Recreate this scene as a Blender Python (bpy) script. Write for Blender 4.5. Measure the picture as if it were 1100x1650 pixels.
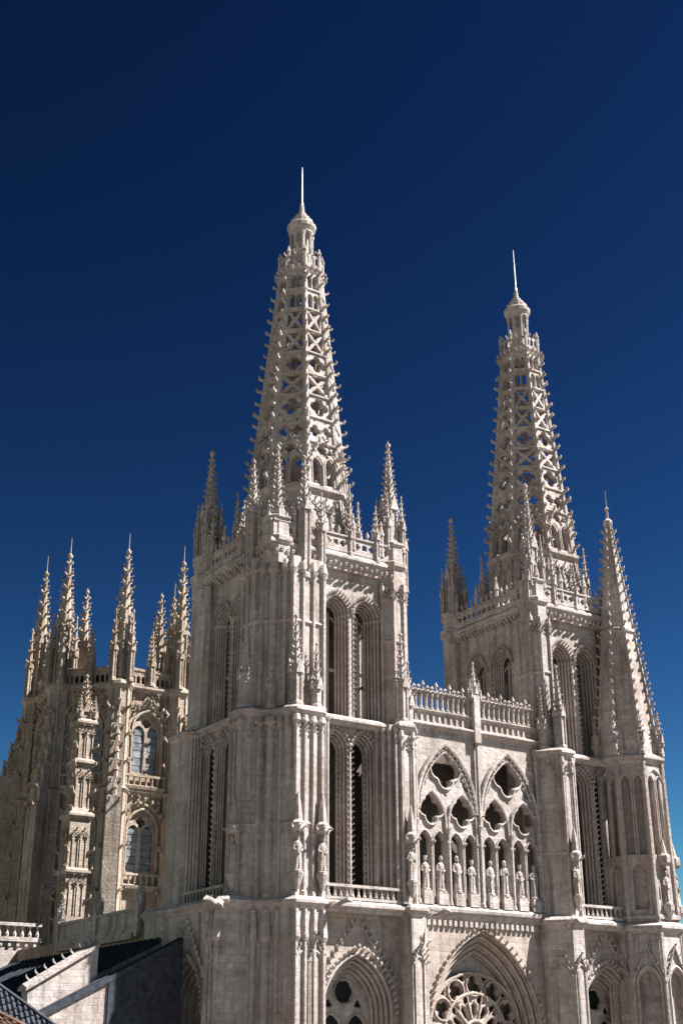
import bpy, bmesh, math, random
from math import sin, cos, pi, sqrt, radians, acos, atan2
from mathutils import Vector, Matrix
random.seed(7)
scene = bpy.context.scene
for o in list(bpy.data.objects): bpy.data.objects.remove(o)
COL = scene.collection

# ------------------------------------------------------------------ camera
S = 24.34                                   # distance between the two tower axes (m)
cam_d = bpy.data.cameras.new('camera'); cam = bpy.data.objects.new('camera', cam_d); COL.objects.link(cam)
pitch, yaw, roll = radians(22.98), radians(55.91), radians(-0.155)
F = Vector((cos(yaw)*cos(pitch), sin(yaw)*cos(pitch), sin(pitch)))
R = Vector((sin(yaw), -cos(yaw), 0)); U = R.cross(F)
R, U = R*cos(roll)+U*sin(roll), U*cos(roll)-R*sin(roll)
M = Matrix((R, U, -F)).transposed().to_4x4(); M.translation = Vector((-49.875, -79.678, 11.27))
cam.matrix_world = M
cam_d.sensor_fit = 'VERTICAL'; cam_d.sensor_height = 24.0
cam_d.lens = 24.0*2106/1650
cam_d.clip_start = 0.5; cam_d.clip_end = 6000
scene.camera = cam
scene.render.resolution_x, scene.render.resolution_y = 682, 1024

# ------------------------------------------------------------------ sky, sun, exposure
SUN_EL = radians(50); sdir = Vector((0.808*cos(SUN_EL), -0.589*cos(SUN_EL), sin(SUN_EL))).normalized()
w = bpy.data.worlds.new('World'); scene.world = w; w.use_nodes = True
nt = w.node_tree; nt.nodes.clear()
sky = nt.nodes.new('ShaderNodeTexSky'); sky.sky_type = 'NISHITA'; sky.sun_disc = False
sky.sun_elevation = SUN_EL; sky.sun_rotation = atan2(sdir.x, sdir.y)
sky.altitude = 500; sky.air_density = 1.0; sky.dust_density = 0.0; sky.ozone_density = 1.5
bg = nt.nodes.new('ShaderNodeBackground'); bg.inputs[1].default_value = 0.05
wo = nt.nodes.new('ShaderNodeOutputWorld')
gm = nt.nodes.new('ShaderNodeGamma'); gm.inputs[1].default_value = 2.75          # deep polarised blue over the whole sky
tn = nt.nodes.new('ShaderNodeMixRGB'); tn.blend_type = 'MULTIPLY'; tn.inputs[0].default_value = 1.0; tn.inputs[2].default_value = (0.0208, 0.0236, 0.0175, 1)
nt.links.new(sky.outputs[0], gm.inputs[0]); nt.links.new(gm.outputs[0], tn.inputs[1])
nt.links.new(tn.outputs[0], bg.inputs[0]); nt.links.new(bg.outputs[0], wo.inputs[0])
sl = bpy.data.lights.new('sun', 'SUN'); sl.energy = 4.9; sl.angle = radians(0.5); sl.color = (1.0, 0.962, 0.925)
so = bpy.data.objects.new('sun', sl); COL.objects.link(so)
so.rotation_euler = sdir.to_track_quat('Z', 'Y').to_euler(); so.location = sdir*200
scene.view_settings.view_transform = 'Standard'; scene.view_settings.look = 'None'
scene.view_settings.exposure = 1.98; scene.view_settings.gamma = 1.0
scene.render.engine = 'CYCLES'; scene.cycles.max_bounces = 6; scene.cycles.diffuse_bounces = 4

# ------------------------------------------------------------------ materials
def stone(name, c1, c2, stain=(0.10, 0.08, 0.068), stain_amt=0.82, joint=0.85, course=(1.1, 0.42), bump=0.6, depth=0.06):
    m = bpy.data.materials.new(name); m.use_nodes = True; n = m.node_tree; L = n.links.new
    b = n.nodes['Principled BSDF']; b.inputs['Roughness'].default_value = 0.88
    b.inputs['Specular IOR Level'].default_value = 0.2
    g = n.nodes.new('ShaderNodeNewGeometry')
    cr = n.nodes.new('ShaderNodeVectorMath'); cr.operation = 'CROSS_PRODUCT'; cr.inputs[0].default_value = (0, 0, 1)
    L(g.outputs['True Normal'], cr.inputs[1])
    dt = n.nodes.new('ShaderNodeVectorMath'); dt.operation = 'DOT_PRODUCT'
    L(cr.outputs[0], dt.inputs[0]); L(g.outputs['Position'], dt.inputs[1])
    sp = n.nodes.new('ShaderNodeSeparateXYZ'); L(g.outputs['Position'], sp.inputs[0])
    cb = n.nodes.new('ShaderNodeCombineXYZ'); L(dt.outputs['Value'], cb.inputs[0]); L(sp.outputs[2], cb.inputs[1])
    br = n.nodes.new('ShaderNodeTexBrick'); L(cb.outputs[0], br.inputs['Vector'])
    br.inputs['Scale'].default_value = 1.0; br.inputs['Brick Width'].default_value = course[0]
    br.inputs['Row Height'].default_value = course[1]; br.inputs['Mortar Size'].default_value = 0.018
    br.inputs['Color1'].default_value = (1, 1, 1, 1); br.inputs['Color2'].default_value = (0.80, 0.775, 0.75, 1)
    br.inputs['Mortar'].default_value = (joint, joint*.97, joint*.94, 1); br.inputs['Mortar Smooth'].default_value = 0.4
    n1 = n.nodes.new('ShaderNodeTexNoise'); n1.inputs['Scale'].default_value = 0.35; n1.inputs['Detail'].default_value = 6
    n1.inputs['Roughness'].default_value = 0.65
    L(g.outputs['Position'], n1.inputs['Vector'])
    r1 = n.nodes.new('ShaderNodeValToRGB'); r1.color_ramp.elements[0].position = 0.35; r1.color_ramp.elements[1].position = 0.66
    r1.color_ramp.elements[0].color = (*c2, 1); r1.color_ramp.elements[1].color = (*c1, 1); L(n1.outputs[0], r1.inputs[0])
    mu = n.nodes.new('ShaderNodeMixRGB'); mu.blend_type = 'MULTIPLY'; mu.inputs[0].default_value = 1
    L(r1.outputs[0], mu.inputs[1]); L(br.outputs[0], mu.inputs[2])
    # rain streaks and lichen
    mp = n.nodes.new('ShaderNodeMapping'); mp.inputs['Scale'].default_value = (1.6, 1.6, 0.13); L(g.outputs['Position'], mp.inputs[0])
    n2 = n.nodes.new('ShaderNodeTexNoise'); n2.inputs['Scale'].default_value = 1.0; n2.inputs['Detail'].default_value = 5; n2.inputs['Roughness'].default_value = 0.7
    L(mp.outputs[0], n2.inputs['Vector'])
    r2 = n.nodes.new('ShaderNodeValToRGB'); r2.color_ramp.elements[0].position = 0.49; r2.color_ramp.elements[1].position = 0.70
    r2.color_ramp.elements[0].color = (0, 0, 0, 1); r2.color_ramp.elements[1].color = (stain_amt,)*3+(1,); L(n2.outputs[0], r2.inputs[0])
    mx = n.nodes.new('ShaderNodeMixRGB'); L(r2.outputs[0], mx.inputs[0]); L(mu.outputs[0], mx.inputs[1]); mx.inputs[2].default_value = (*stain, 1)
    # broad warm patches of old patina
    n4 = n.nodes.new('ShaderNodeTexNoise'); n4.inputs['Scale'].default_value = 0.13; n4.inputs['Detail'].default_value = 4; L(g.outputs['Position'], n4.inputs['Vector'])
    r4 = n.nodes.new('ShaderNodeValToRGB'); r4.color_ramp.elements[0].position = 0.48; r4.color_ramp.elements[1].position = 0.68
    r4.color_ramp.elements[0].color = (0, 0, 0, 1); r4.color_ramp.elements[1].color = (0.42,)*3+(1,); L(n4.outputs[0], r4.inputs[0])
    mw = n.nodes.new('ShaderNodeMixRGB'); L(r4.outputs[0], mw.inputs[0]); L(mx.outputs[0], mw.inputs[1]); mw.inputs[2].default_value = (0.33, 0.262, 0.222, 1); mx = mw
    n3 = n.nodes.new('ShaderNodeTexNoise'); n3.inputs['Scale'].default_value = 3.2; n3.inputs['Detail'].default_value = 8; n3.inputs['Roughness'].default_value = 0.72
    L(g.outputs['Position'], n3.inputs['Vector'])
    r3 = n.nodes.new('ShaderNodeValToRGB'); r3.color_ramp.elements[0].position = 0.3; r3.color_ramp.elements[1].position = 0.62
    r3.color_ramp.elements[0].color = (0.56, 0.525, 0.50, 1); r3.color_ramp.elements[1].color = (1, 1, 1, 1); L(n3.outputs[0], r3.inputs[0])
    m3 = n.nodes.new('ShaderNodeMixRGB'); m3.blend_type = 'MULTIPLY'; m3.inputs[0].default_value = 0.8
    L(mx.outputs[0], m3.inputs[1]); L(r3.outputs[0], m3.inputs[2]); L(m3.outputs[0], b.inputs['Base Color'])
    ad = n.nodes.new('ShaderNodeMath'); ad.operation = 'MULTIPLY_ADD'; L(n3.outputs[0], ad.inputs[0]); ad.inputs[1].default_value = 1.2
    sb = n.nodes.new('ShaderNodeMath'); sb.operation = 'SUBTRACT'; sb.inputs[0].default_value = 1.0; L(br.outputs['Fac'], sb.inputs[1])
    L(sb.outputs[0], ad.inputs[2])
    bp = n.nodes.new('ShaderNodeBump'); bp.inputs['Strength'].default_value = bump; bp.inputs['Distance'].default_value = depth
    L(ad.outputs[0], bp.inputs['Height']); L(bp.outputs[0], b.inputs['Normal'])
    return m
def simple(name, col, rough=0.6, metal=0.0, scale=2.0, var=0.35, bump=0.2):
    m = bpy.data.materials.new(name); m.use_nodes = True; n = m.node_tree; L = n.links.new; b = n.nodes['Principled BSDF']
    b.inputs['Roughness'].default_value = rough; b.inputs['Specular IOR Level'].default_value = 0.5 if rough < .5 else 0.12; b.inputs['Metallic'].default_value = metal
    g = n.nodes.new('ShaderNodeNewGeometry'); t = n.nodes.new('ShaderNodeTexNoise'); t.inputs['Scale'].default_value = scale
    t.inputs['Detail'].default_value = 6; L(g.outputs['Position'], t.inputs['Vector'])
    r = n.nodes.new('ShaderNodeValToRGB'); r.color_ramp.elements[0].position = 0.3; r.color_ramp.elements[1].position = 0.7
    r.color_ramp.elements[0].color = (*[c*(1-var) for c in col], 1); r.color_ramp.elements[1].color = (*[min(1, c*(1+var)) for c in col], 1)
    L(t.outputs[0], r.inputs[0]); L(r.outputs[0], b.inputs['Base Color'])
    bp = n.nodes.new('ShaderNodeBump'); bp.inputs['Strength'].default_value = bump; bp.inputs['Distance'].default_value = 0.05
    L(t.outputs[0], bp.inputs['Height']); L(bp.outputs[0], b.inputs['Normal'])
    return m
STONE = stone('limestone', (0.53, 0.487, 0.467), (0.36, 0.315, 0.295))
CARVED = stone('carved_limestone', (0.54, 0.497, 0.478), (0.38, 0.335, 0.315), joint=1.0, stain_amt=0.5, bump=0.8, depth=0.1)
TAN = stone('tan_limestone', (0.44, 0.375, 0.30), (0.29, 0.215, 0.15), stain=(0.11, 0.075, 0.05), stain_amt=0.6)
TANC = stone('carved_tan_limestone', (0.46, 0.41, 0.35), (0.33, 0.265, 0.205), stain=(0.12, 0.085, 0.06), joint=1.0, stain_amt=0.75, bump=0.8, depth=0.11)
WARM = stone('warm_limestone', (0.47, 0.415, 0.38), (0.36, 0.30, 0.265))
WARMC = stone('carved_warm_limestone', (0.47, 0.41, 0.37), (0.36, 0.295, 0.255), joint=1.0)
LEAD = simple('lead_sheet', (0.075, 0.085, 0.10), 0.5, 0.0, 1.2, 0.3)
TILE = simple('clay_tile', (0.10, 0.062, 0.045), 0.85, 0.0, 3.0, 0.5)
GLASS = simple('window_glass', (0.13, 0.14, 0.145), 0.4, 0.0, 1.6, 0.5, 0.3)
SLATE = simple('slate', (0.034, 0.038, 0.048), 0.85, 0.0, 2.5, 0.4)
DARKGLASS = simple('dark_glass', (0.012, 0.012, 0.014), 0.6, 0.0, 1.6, 0.4, 0.3)
IRON = simple('iron', (0.30, 0.30, 0.31), 0.45, 0.6, 5, 0.2)
PAVE = stone('paving', (0.22, 0.197, 0.192), (0.165, 0.147, 0.143), joint=0.7, course=(0.9, 0.6))
VOID = simple('interior_plaster', (0.10, 0.085, 0.075), 0.9, 0, 1, 0.2)

# ------------------------------------------------------------------ mesh helpers
class MB:
    def __init__(s, T=None): s.v = []; s.f = []; s.T = T
    def add(s, vs, fs, T=None):
        n = len(s.v); T = T or s.T
        s.v += [tuple(T @ Vector(p)) for p in vs] if T else [tuple(p) for p in vs]
        s.f += [tuple(i+n for i in f) for f in fs]; return s
    def box(s, x0, x1, y0, y1, z0, z1):
        return s.add([(x0, y0, z0), (x1, y0, z0), (x1, y1, z0), (x0, y1, z0), (x0, y0, z1), (x1, y0, z1), (x1, y1, z1), (x0, y1, z1)],
                     [(3, 2, 1, 0), (4, 5, 6, 7), (0, 1, 5, 4), (1, 2, 6, 5), (2, 3, 7, 6), (3, 0, 4, 7)])
    def rings(s, rings, cap=True):
        n = len(rings[0]); fs = []
        for k in range(len(rings)-1):
            for i in range(n):
                j = (i+1) % n; fs.append((k*n+i, k*n+j, (k+1)*n+j, (k+1)*n+i))
        if cap: fs.append(tuple(range(n-1, -1, -1))); fs.append(tuple((len(rings)-1)*n+i for i in range(n)))
        return s.add([p for r in rings for p in r], fs)
    def prism(s, poly, z0, z1, top=None):
        return s.rings([[(x, y, z0) for x, y in poly], [(x, y, z1) for x, y in (top or poly)]])
    def lathe(s, prof, n=8, cx=0, cy=0, rot=None, sx=1, sy=1):
        rot = pi/n if rot is None else rot
        return s.rings([[(cx+sx*r*cos(rot+2*pi*i/n), cy+sy*r*sin(rot+2*pi*i/n), z) for i in range(n)] for r, z in prof])
    def path(s, pts, r, n=5, closed=False, flat=1.0):
        pts = [Vector(p) for p in pts]; m = len(pts); rs = []
        r = r if isinstance(r, (list, tuple)) else [r]*m
        ref = None
        for i, p in enumerate(pts):
            a = pts[i-1] if (i or closed) else p; b = pts[(i+1) % m] if (i < m-1 or closed) else p
            t = (b-a).normalized()
            if ref is None: ref = t.orthogonal().normalized()
            ref = (ref-t*ref.dot(t)).normalized(); q = t.cross(ref)
            rs.append([p+ref*r[i]*cos(2*pi*k/n)+q*r[i]*sin(2*pi*k/n) for k in range(n)])
        if closed: rs.append(rs[0]); return s.rings(rs, False)
        return s.rings(rs)
    def crocket(s, p, d, up=Vector((0, 0, 1)), sz=0.4):
        # a curled leaf: a stem that leaves the rib, swells and hooks upward
        p = Vector(p); d = Vector(d).normalized(); up = Vector(up).normalized(); sd = up.cross(d).normalized()
        sec = [(0, -.15, .22, .26), (.45, .02, .16, .20), (.85, .18, .24, .20), (1.0, .48, .22, .16), (.78, .66, .08, .06)]
        rs = []
        for a, b, wd, h in sec:
            c = p+d*a*sz+up*b*sz; e = (up*.8-d*.3)*h*sz; rs.append([c+sd*wd*sz-e, c+sd*wd*sz+e, c-sd*wd*sz+e, c-sd*wd*sz-e])
        return s.rings(rs)
    def mesh(s, name):
        me = bpy.data.meshes.new(name); me.from_pydata(s.v, [], s.f); me.update()
        bm = bmesh.new(); bm.from_mesh(me); bmesh.ops.recalc_face_normals(bm, faces=bm.faces); bm.to_mesh(me); bm.free()
        return me
MIR = Matrix.Scale(-1, 4, (1, 0, 0))
def mirrored(me):
    m = me.copy(); m.transform(MIR); m.flip_normals(); return m
def obj(name, me, mat, parent=None, loc=None, rot=None, kind=None):
    if isinstance(me, MB): me = me.mesh(name)
    if mat and not me.materials: me.materials.append(mat)
    o = bpy.data.objects.new(name, me); COL.objects.link(o)
    if parent: o.parent = parent
    if loc is not None: o.location = loc
    if rot is not None: o.rotation_euler = rot
    if kind: o['kind'] = kind
    return o
def thing(name, label, cat, loc=(0, 0, 0), group=None, rotz=0):
    o = bpy.data.objects.new(name, None); COL.objects.link(o); o.location = loc; o.rotation_euler = (0, 0, rotz); o.empty_display_size = 0.5
    return tag(o, label, cat, group)
def tag(o, label, cat, group=None):
    o['label'] = label; o['category'] = cat
    if group: o['group'] = group
    return o
def frame(o, n):
    """u, z, outward axes of a wall whose outward normal is n, as a matrix with origin o"""
    n = Vector((n[0], n[1], 0)).normalized(); u = Vector((-n.y, n.x, 0)); z = Vector((0, 0, 1))
    m = Matrix((u, z, n)).transposed().to_4x4(); m.translation = Vector(o); return m
def slanted(o, n, tilt):
    n = Vector((n[0], n[1], 0)).normalized(); u = Vector((-n.y, n.x, 0)); z = Vector((0, 0, 1))
    v = z*cos(tilt)-n*sin(tilt); nn = n*cos(tilt)+z*sin(tilt)
    m = Matrix((u, v, nn)).transposed().to_4x4(); m.translation = Vector(o); return m
def plate_mesh(polys, thick, bevel=0.0):
    """flat plate with holes (even-odd) in u,v; its thickness runs from w = -thick to w = 0"""
    c = bpy.data.curves.new('c', 'CURVE'); c.dimensions = '2D'; c.fill_mode = 'BOTH'
    c.extrude = thick/2-bevel; c.bevel_depth = bevel; c.bevel_resolution = 0; c.offset = -bevel
    for p in polys:
        sp = c.splines.new('POLY'); sp.points.add(len(p)-1); sp.use_cyclic_u = True
        for i, q in enumerate(p): sp.points[i].co = (q[0], q[1], 0, 1)
    o = bpy.data.objects.new('c', c); COL.objects.link(o)
    dg = bpy.context.evaluated_depsgraph_get(); me = bpy.data.meshes.new_from_object(o.evaluated_get(dg))
    bpy.data.objects.remove(o); bpy.data.curves.remove(c)
    me.materials.clear(); me.transform(Matrix.Translation((0, 0, -thick/2))); return me
def join(meshes, name):
    bm = bmesh.new()
    for m in meshes: bm.from_mesh(m)
    me = bpy.data.meshes.new(name); bm.to_mesh(me); bm.free(); return me
def arch(cx, w, zb, zs, k=1.5, n=7):
    """outline of a pointed opening: half width w, foot zb, springing zs"""
    a1 = acos((k-1)/k); pts = [(cx-w, zb), (cx+w, zb)]
    for i in range(n+1):
        a = a1*i/n; pts.append((cx-(k-1)*w+k*w*cos(a), zs+k*w*sin(a)))
    for i in range(n-1, -1, -1):
        a = a1*i/n; pts.append((cx+(k-1)*w-k*w*cos(a), zs+k*w*sin(a)))
    return pts
def arc_line(cx, w, zs, k=1.5, n=9, zb=None):
    p = arch(cx, w, zs if zb is None else zb, zs, k, n)
    return p[1:]+[p[0]] if zb is not None else p[2:]
def apex(w, zs, k): return zs+w*sqrt(2*k-1)
def rect(u0, u1, v0, v1): return [(u0, v0), (u1, v0), (u1, v1), (u0, v1)]
def foil(cx, cz, d, r, n=4, rot=0.0, m=40):
    out = []
    for i in range(m):
        t = 2*pi*i/m+rot; best = 0
        for k in range(n):
            e = t-(2*pi*k/n+rot); q = r*r-(d*sin(e))**2
            if q >= 0 and cos(e) > -0.2: best = max(best, d*cos(e)+sqrt(q))
        out.append((cx+best*cos(t), cz+best*sin(t)))
    return out
def offset(poly, d):
    n = len(poly); out = []
    for i in range(n):
        a, b, c = Vector(poly[i-1]), Vector(poly[i]), Vector(poly[(i+1) % n])
        t1 = (b-a).normalized(); t2 = (c-b).normalized(); n1 = Vector((t1.y, -t1.x)); n2 = Vector((t2.y, -t2.x))
        m = (n1+n2); m = m/max(0.35, m.dot(n1)) if m.length > 1e-6 else n1
        out.append(tuple(b+m*d))
    return out
def moulding(mb, poly, z, h, d):
    """a string course: sloped top, flat nose, hollow under it"""
    A = [offset(poly, e) for e in (0.02, d*.45, d, d, 0.02)]; Z = [z, z+h*.28, z+h*.45, z+h*.68, z+h]
    mb.rings([[(x, y, zz) for x, y in a] for a, zz in zip(A, Z)])
def pinnacle(mb, x, y, z0, zs, z1, r, n=8, cr=0.28, ribs=8, rows=None):
    """a shaft with gablets and a crocketed spirelet"""
    mb.lathe([(r*1.25, z0), (r*1.25, z0+.3), (r, z0+.45), (r, zs-.35), (r*1.22, zs-.2), (r*1.22, zs), (r*.86, zs+.02)], n, x, y)
    h = z1-zs
    mb.lathe([(r*.86, zs), (r*.5, zs+h*.42), (r*.16, zs+h*.88), (r*.34, zs+h*.91), (r*.34, zs+h*.94), (r*.1, zs+h*.96), (0.02, z1)], n, x, y)
    for k in range(4):                                   # gablets on four sides
        a = k*pi/2+pi/4*0; dx, dy = cos(a), sin(a); g = r*1.02
        T = frame((x+dx*g, y+dy*g, 0), (dx, dy)); hw = r*.62
        mb.add([(-hw, zs-.5, .0), (hw, zs-.5, .0), (0, zs+r*1.3, .0), (-hw, zs-.5, .1), (hw, zs-.5, .1), (0, zs+r*1.3, .1)],
               [(0, 2, 1), (3, 4, 5), (0, 1, 4, 3), (1, 2, 5, 4), (2, 0, 3, 5)], T)
        if zs-z0 > 2.2:                                   # slim blind lancet ribs on the shaft
            for sx in (-1, 1):
                mb.path([(x+dx*g-dy*sx*r*.42, y+dy*g+dx*sx*r*.42, z0+.4), (x+dx*g-dy*sx*r*.42, y+dy*g+dx*sx*r*.42, zs-.5)], r*.1, 4)
    rows = rows or max(4, int(h/0.62))
    for i in range(rows):
        t = (i+.5)/(rows+.6); zz = zs+h*t*.92; rr = r*(.86+(.16-.86)*min(1, t*1.02))
        for k in range(4 if n == 4 else 8):
            if (n != 4 and r < .45 and k % 2) or (ribs == 4 and (k+i) % 2): continue
            a = pi/8+k*pi/4 if n != 4 else pi/4+k*pi/2
            mb.crocket((x+cos(a)*rr*.9, y+sin(a)*rr*.9, zz), (cos(a+random.uniform(-.2, .2)), sin(a), random.uniform(-.2, .15)), sz=cr*(1-.45*t)*random.uniform(.75, 1.15))
    return mb

# ------------------------------------------------------------------ statues
def statue_mesh(seed):
    rnd = random.Random(seed); mb = MB(); lean = rnd.uniform(-.05, .05)
    prof = [(0, .30, .25), (.08, .31, .26), (.5, .27, .23), (.95, .25, .21), (1.2, .24, .19), (1.45, .29, .20), (1.60, .28, .18), (1.68, .17, .13), (1.74, .085, .085),
            (1.80, .085, .09), (1.86, .12, .13), (1.95, .135, .15), (2.03, .13, .145), (2.10, .09, .10), (2.14, .03, .03)]
    n = 16; rs = []; ph = rnd.uniform(0, 6)
    for z, rx, ry in prof:
        fold = .17*max(0, 1-z/1.55); hipx = lean*sin(z*2.2)
        rs.append([(hipx+rx*(1+fold*cos(7*t+ph+z))*cos(t), -.03*(z > 1.78)+ry*(1+fold*cos(7*t+ph+z))*sin(t), z) for t in [2*pi*i/n for i in range(n)]])
    mb.rings(rs)
    e1 = rnd.uniform(1.0, 1.2); e2 = rnd.uniform(1.0, 1.35)           # bent forearms before the chest
    mb.path([(-.26, 0, 1.52), (-.34, -.04, 1.2), (-.14, -.24, e1)], [.09, .085, .06], 6)
    mb.path([(.26, 0, 1.52), (.34, -.04, 1.2), (.12, -.25, e2)], [.09, .085, .06], 6)
    if seed % 2: mb.path([(.10, -.29, .55), (.13, -.27, e2+.3)], .03, 5)     # staff
    else: mb.add([(-.16, -.30, e1-.1), (.06, -.32, e1-.12), (.08, -.31, e1+.2), (-.14, -.29, e1+.22), (-.16, -.24, e1-.1), (.06, -.26, e1-.12), (.08, -.25, e1+.2), (-.14, -.23, e1+.22)],
                 [(0, 1, 2, 3), (7, 6, 5, 4), (0, 4, 5, 1), (1, 5, 6, 2), (2, 6, 7, 3), (3, 7, 4, 0)])      # a book
    if seed % 3 == 0: mb.lathe([(.145, 2.04), (.165, 2.18), (.12, 2.14)], 8, 0, -.03)                      # crown
    if seed in (1, 4, 6):                                              # cloak hanging from the shoulders
        rs = []
        for z, rr in ((1.58, .27), (1.35, .33), (.9, .34), (.45+.2*(seed % 2), .38)):
            rs.append([(rr*(1+.08*cos(9*q+seed))*cos(q), .05+rr*.8*(1+.08*cos(9*q+seed))*sin(q), z) for q in [-.35+(pi+.7)*i/11 for i in range(12)]]+[(.9*rr*cos(q), .05+.9*rr*.8*sin(q), z) for q in [pi+.35-(pi+.7)*i/11 for i in range(12)]])
        mb.rings(rs)
    if seed in (2, 5, 7): mb.path([(0, -.13, 1.9), (0, -.17, 1.78), (0, -.14, 1.66)], [.07, .07, .02], 6)      # beard
    if seed in (3, 7): mb.path([(-.3, .0, 1.5), (-.36, -.1, 1.25), (-.3, -.3, 1.55)], [.09, .08, .06], 6)       # raised hand
    mb.lathe([(.38, -.16), (.38, -.04), (.33, 0)], 8)
    me = mb.mesh('statue'); me.materials.append(CARVED); return me
STAT = [statue_mesh(i) for i in range(8)]
def statue(x, y, z, rz, label, i, group=None, sc=1.05):
    o = bpy.data.objects.new('statue', STAT[i % 8]); COL.objects.link(o); o.location = (x, y, z+.16*sc); o.rotation_euler = (0, 0, rz); o.scale = (sc*.88, sc*.88, sc)
    return tag(o, label, 'statue', group)

# ------------------------------------------------------------------ the setting: ground
def ground():
    mb = MB(); N = 60; xs = [-3000, -1500, -700, -350]+[-220+i*10 for i in range(60)]+[450, 800, 1600, 3000]; ys = xs
    def hz(x, y):
        d = (x+y*.8); t = min(1, max(0, (-52-d)/50)); e = 9.6*t*t*(3-2*t); return e
    vs = [(x, y, hz(x, y)) for y in ys for x in xs]; m = len(xs)
    mb.add(vs, [(j*m+i, j*m+i+1, (j+1)*m+i+1, (j+1)*m+i) for j in range(m-1) for i in range(m-1)])
    g = obj('ground', mb, PAVE); g['kind'] = 'structure'
ground()

# ------------------------------------------------------------------ the two towers
zA, zB, zC, zD = 21.0, 33.4, 44.6, 46.0
OUT = [[(-5.1, -7.0), (-4.6, -7.5), (-2.5, -7.5), (-2.0, -7.0), (-2.0, -4.4), (-4.4, -4.4), (-4.4, -2.6), (-8.1, -2.6), (-8.5, -3.0), (-8.5, -4.7), (-8.1, -5.1), (-6.2, -5.1), (-5.1, -6.2)],
       [(-4.95, -6.75), (-4.5, -7.2), (-2.5, -7.2), (-2.1, -6.8), (-2.1, -4.4), (-4.4, -4.4), (-4.4, -3.0), (-6.8, -3.0), (-7.2, -3.4), (-7.2, -4.5), (-6.75, -4.95), (-6.0, -4.95), (-4.95, -6.0)],
       [(-4.7, -5.9), (-4.3, -6.3), (-1.8, -6.3), (-1.5, -6.0), (-1.5, -4.1), (-4.1, -4.1), (-4.1, -2.6), (-6.0, -2.6), (-6.3, -2.9), (-6.3, -4.3), (-5.9, -4.7)]]
INN = [[(4.4, -7.6), (5.5, -7.6), (6.7, -6.2), (6.7, -4), (4.4, -4)],
       [(4.1, -7.2), (5.1, -7.2), (6.4, -5.7), (6.4, -4), (4.1, -4)],
       [(3.9, -5.5), (4.5, -6.1), (5.4, -6.1), (6.0, -5.5), (6.0, -3.8), (3.9, -3.8)]]
STG = [(0, zA), (zA, zB), (zB, zC)]
def flipy(p): return [(x, -y) for x, y in reversed(p)]
def spire_R(z): return 4.5+(1.75-4.5)*(z-46.0)/(72.3-46.0)
C8 = cos(pi/8)

def bay_jambs(mb, sh, T, uc, ua0, ub0, half0, w0, w1, z0, z1, n=4):
    """stepped jambs on both sides of a bay with a shaft in every angle"""
    for s, ue in ((-1, ua0), (1, ub0)):
        us = uc+s*half0
        if (ue-us)*s < .12: continue
        for j in range(n):
            ua = us+(ue-us)*j/n; ub = ue+s*.02
            a, b = min(ua, ub), max(ua, ub); wa, wb = w0+(w1-w0)*j/n, w0+(w1-w0)*(j+1)/n
            mb.add([(a, z0, wa), (b, z0, wa), (b, z1, wa), (a, z1, wa), (a, z0, wb), (b, z0, wb), (b, z1, wb), (a, z1, wb)],
                   [(0, 3, 2, 1), (4, 5, 6, 7), (0, 1, 5, 4), (1, 2, 6, 5), (2, 3, 7, 6), (3, 0, 4, 7)], T)
            uu = ua-s*.02; ww = wb-.02
            sh.path([T @ Vector((uu, z0+.05, ww)), T @ Vector((uu, z1-.6, ww))], .105, 6)
            sh.path([T @ Vector((uu, z1-.62, ww)), T @ Vector((uu, z1-.45, ww)), T @ Vector((uu, z1-.3, ww))], [.11, .17, .2], 6)
            sh.path([T @ Vector((uu, z0, ww)), T @ Vector((uu, z0+.25, ww))], [.2, .15], 6)

def tplate(T, polys, thick, w, bevel=0.02):
    me = plate_mesh(polys, thick, bevel); me.transform(T @ Matrix.Translation((0, 0, w))); return me

def blind_lancet(mb, T, u, hw, z0, z1, r=.075, hood=True):
    """raised arch moulding on flat masonry, with a crocketed gable over it"""
    zs = z1-hw*1.7
    mb.path([T @ Vector((a, b, .02)) for a, b in arc_line(u, hw, zs, 1.5, 5, z0)], r, 5)
    if hood:
        g = [(u-hw*1.35, zs+hw*.1), (u, z1+hw*1.3), (u+hw*1.35, zs+hw*.1)]
        mb.path([T @ Vector((a, b, .06)) for a, b in g], r*.9, 5)
        n = T.to_3x3() @ Vector((0, 0, 1))
        for s in (-1, 1):
            for t in (.25, .5, .75):
                a = u+s*hw*1.35*(1-t); b = zs+hw*.1+(z1+hw*1.2-zs)*t
                mb.crocket(T @ Vector((a, b, .05)), n+(T.to_3x3() @ Vector((s, 0, 0)))*1.2+Vector((0, 0, .4)), sz=.24)
        mb.crocket(T @ Vector((u, z1+hw*1.25, .05)), n*.5+Vector((0, 0, .8)), up=n, sz=.34)

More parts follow.
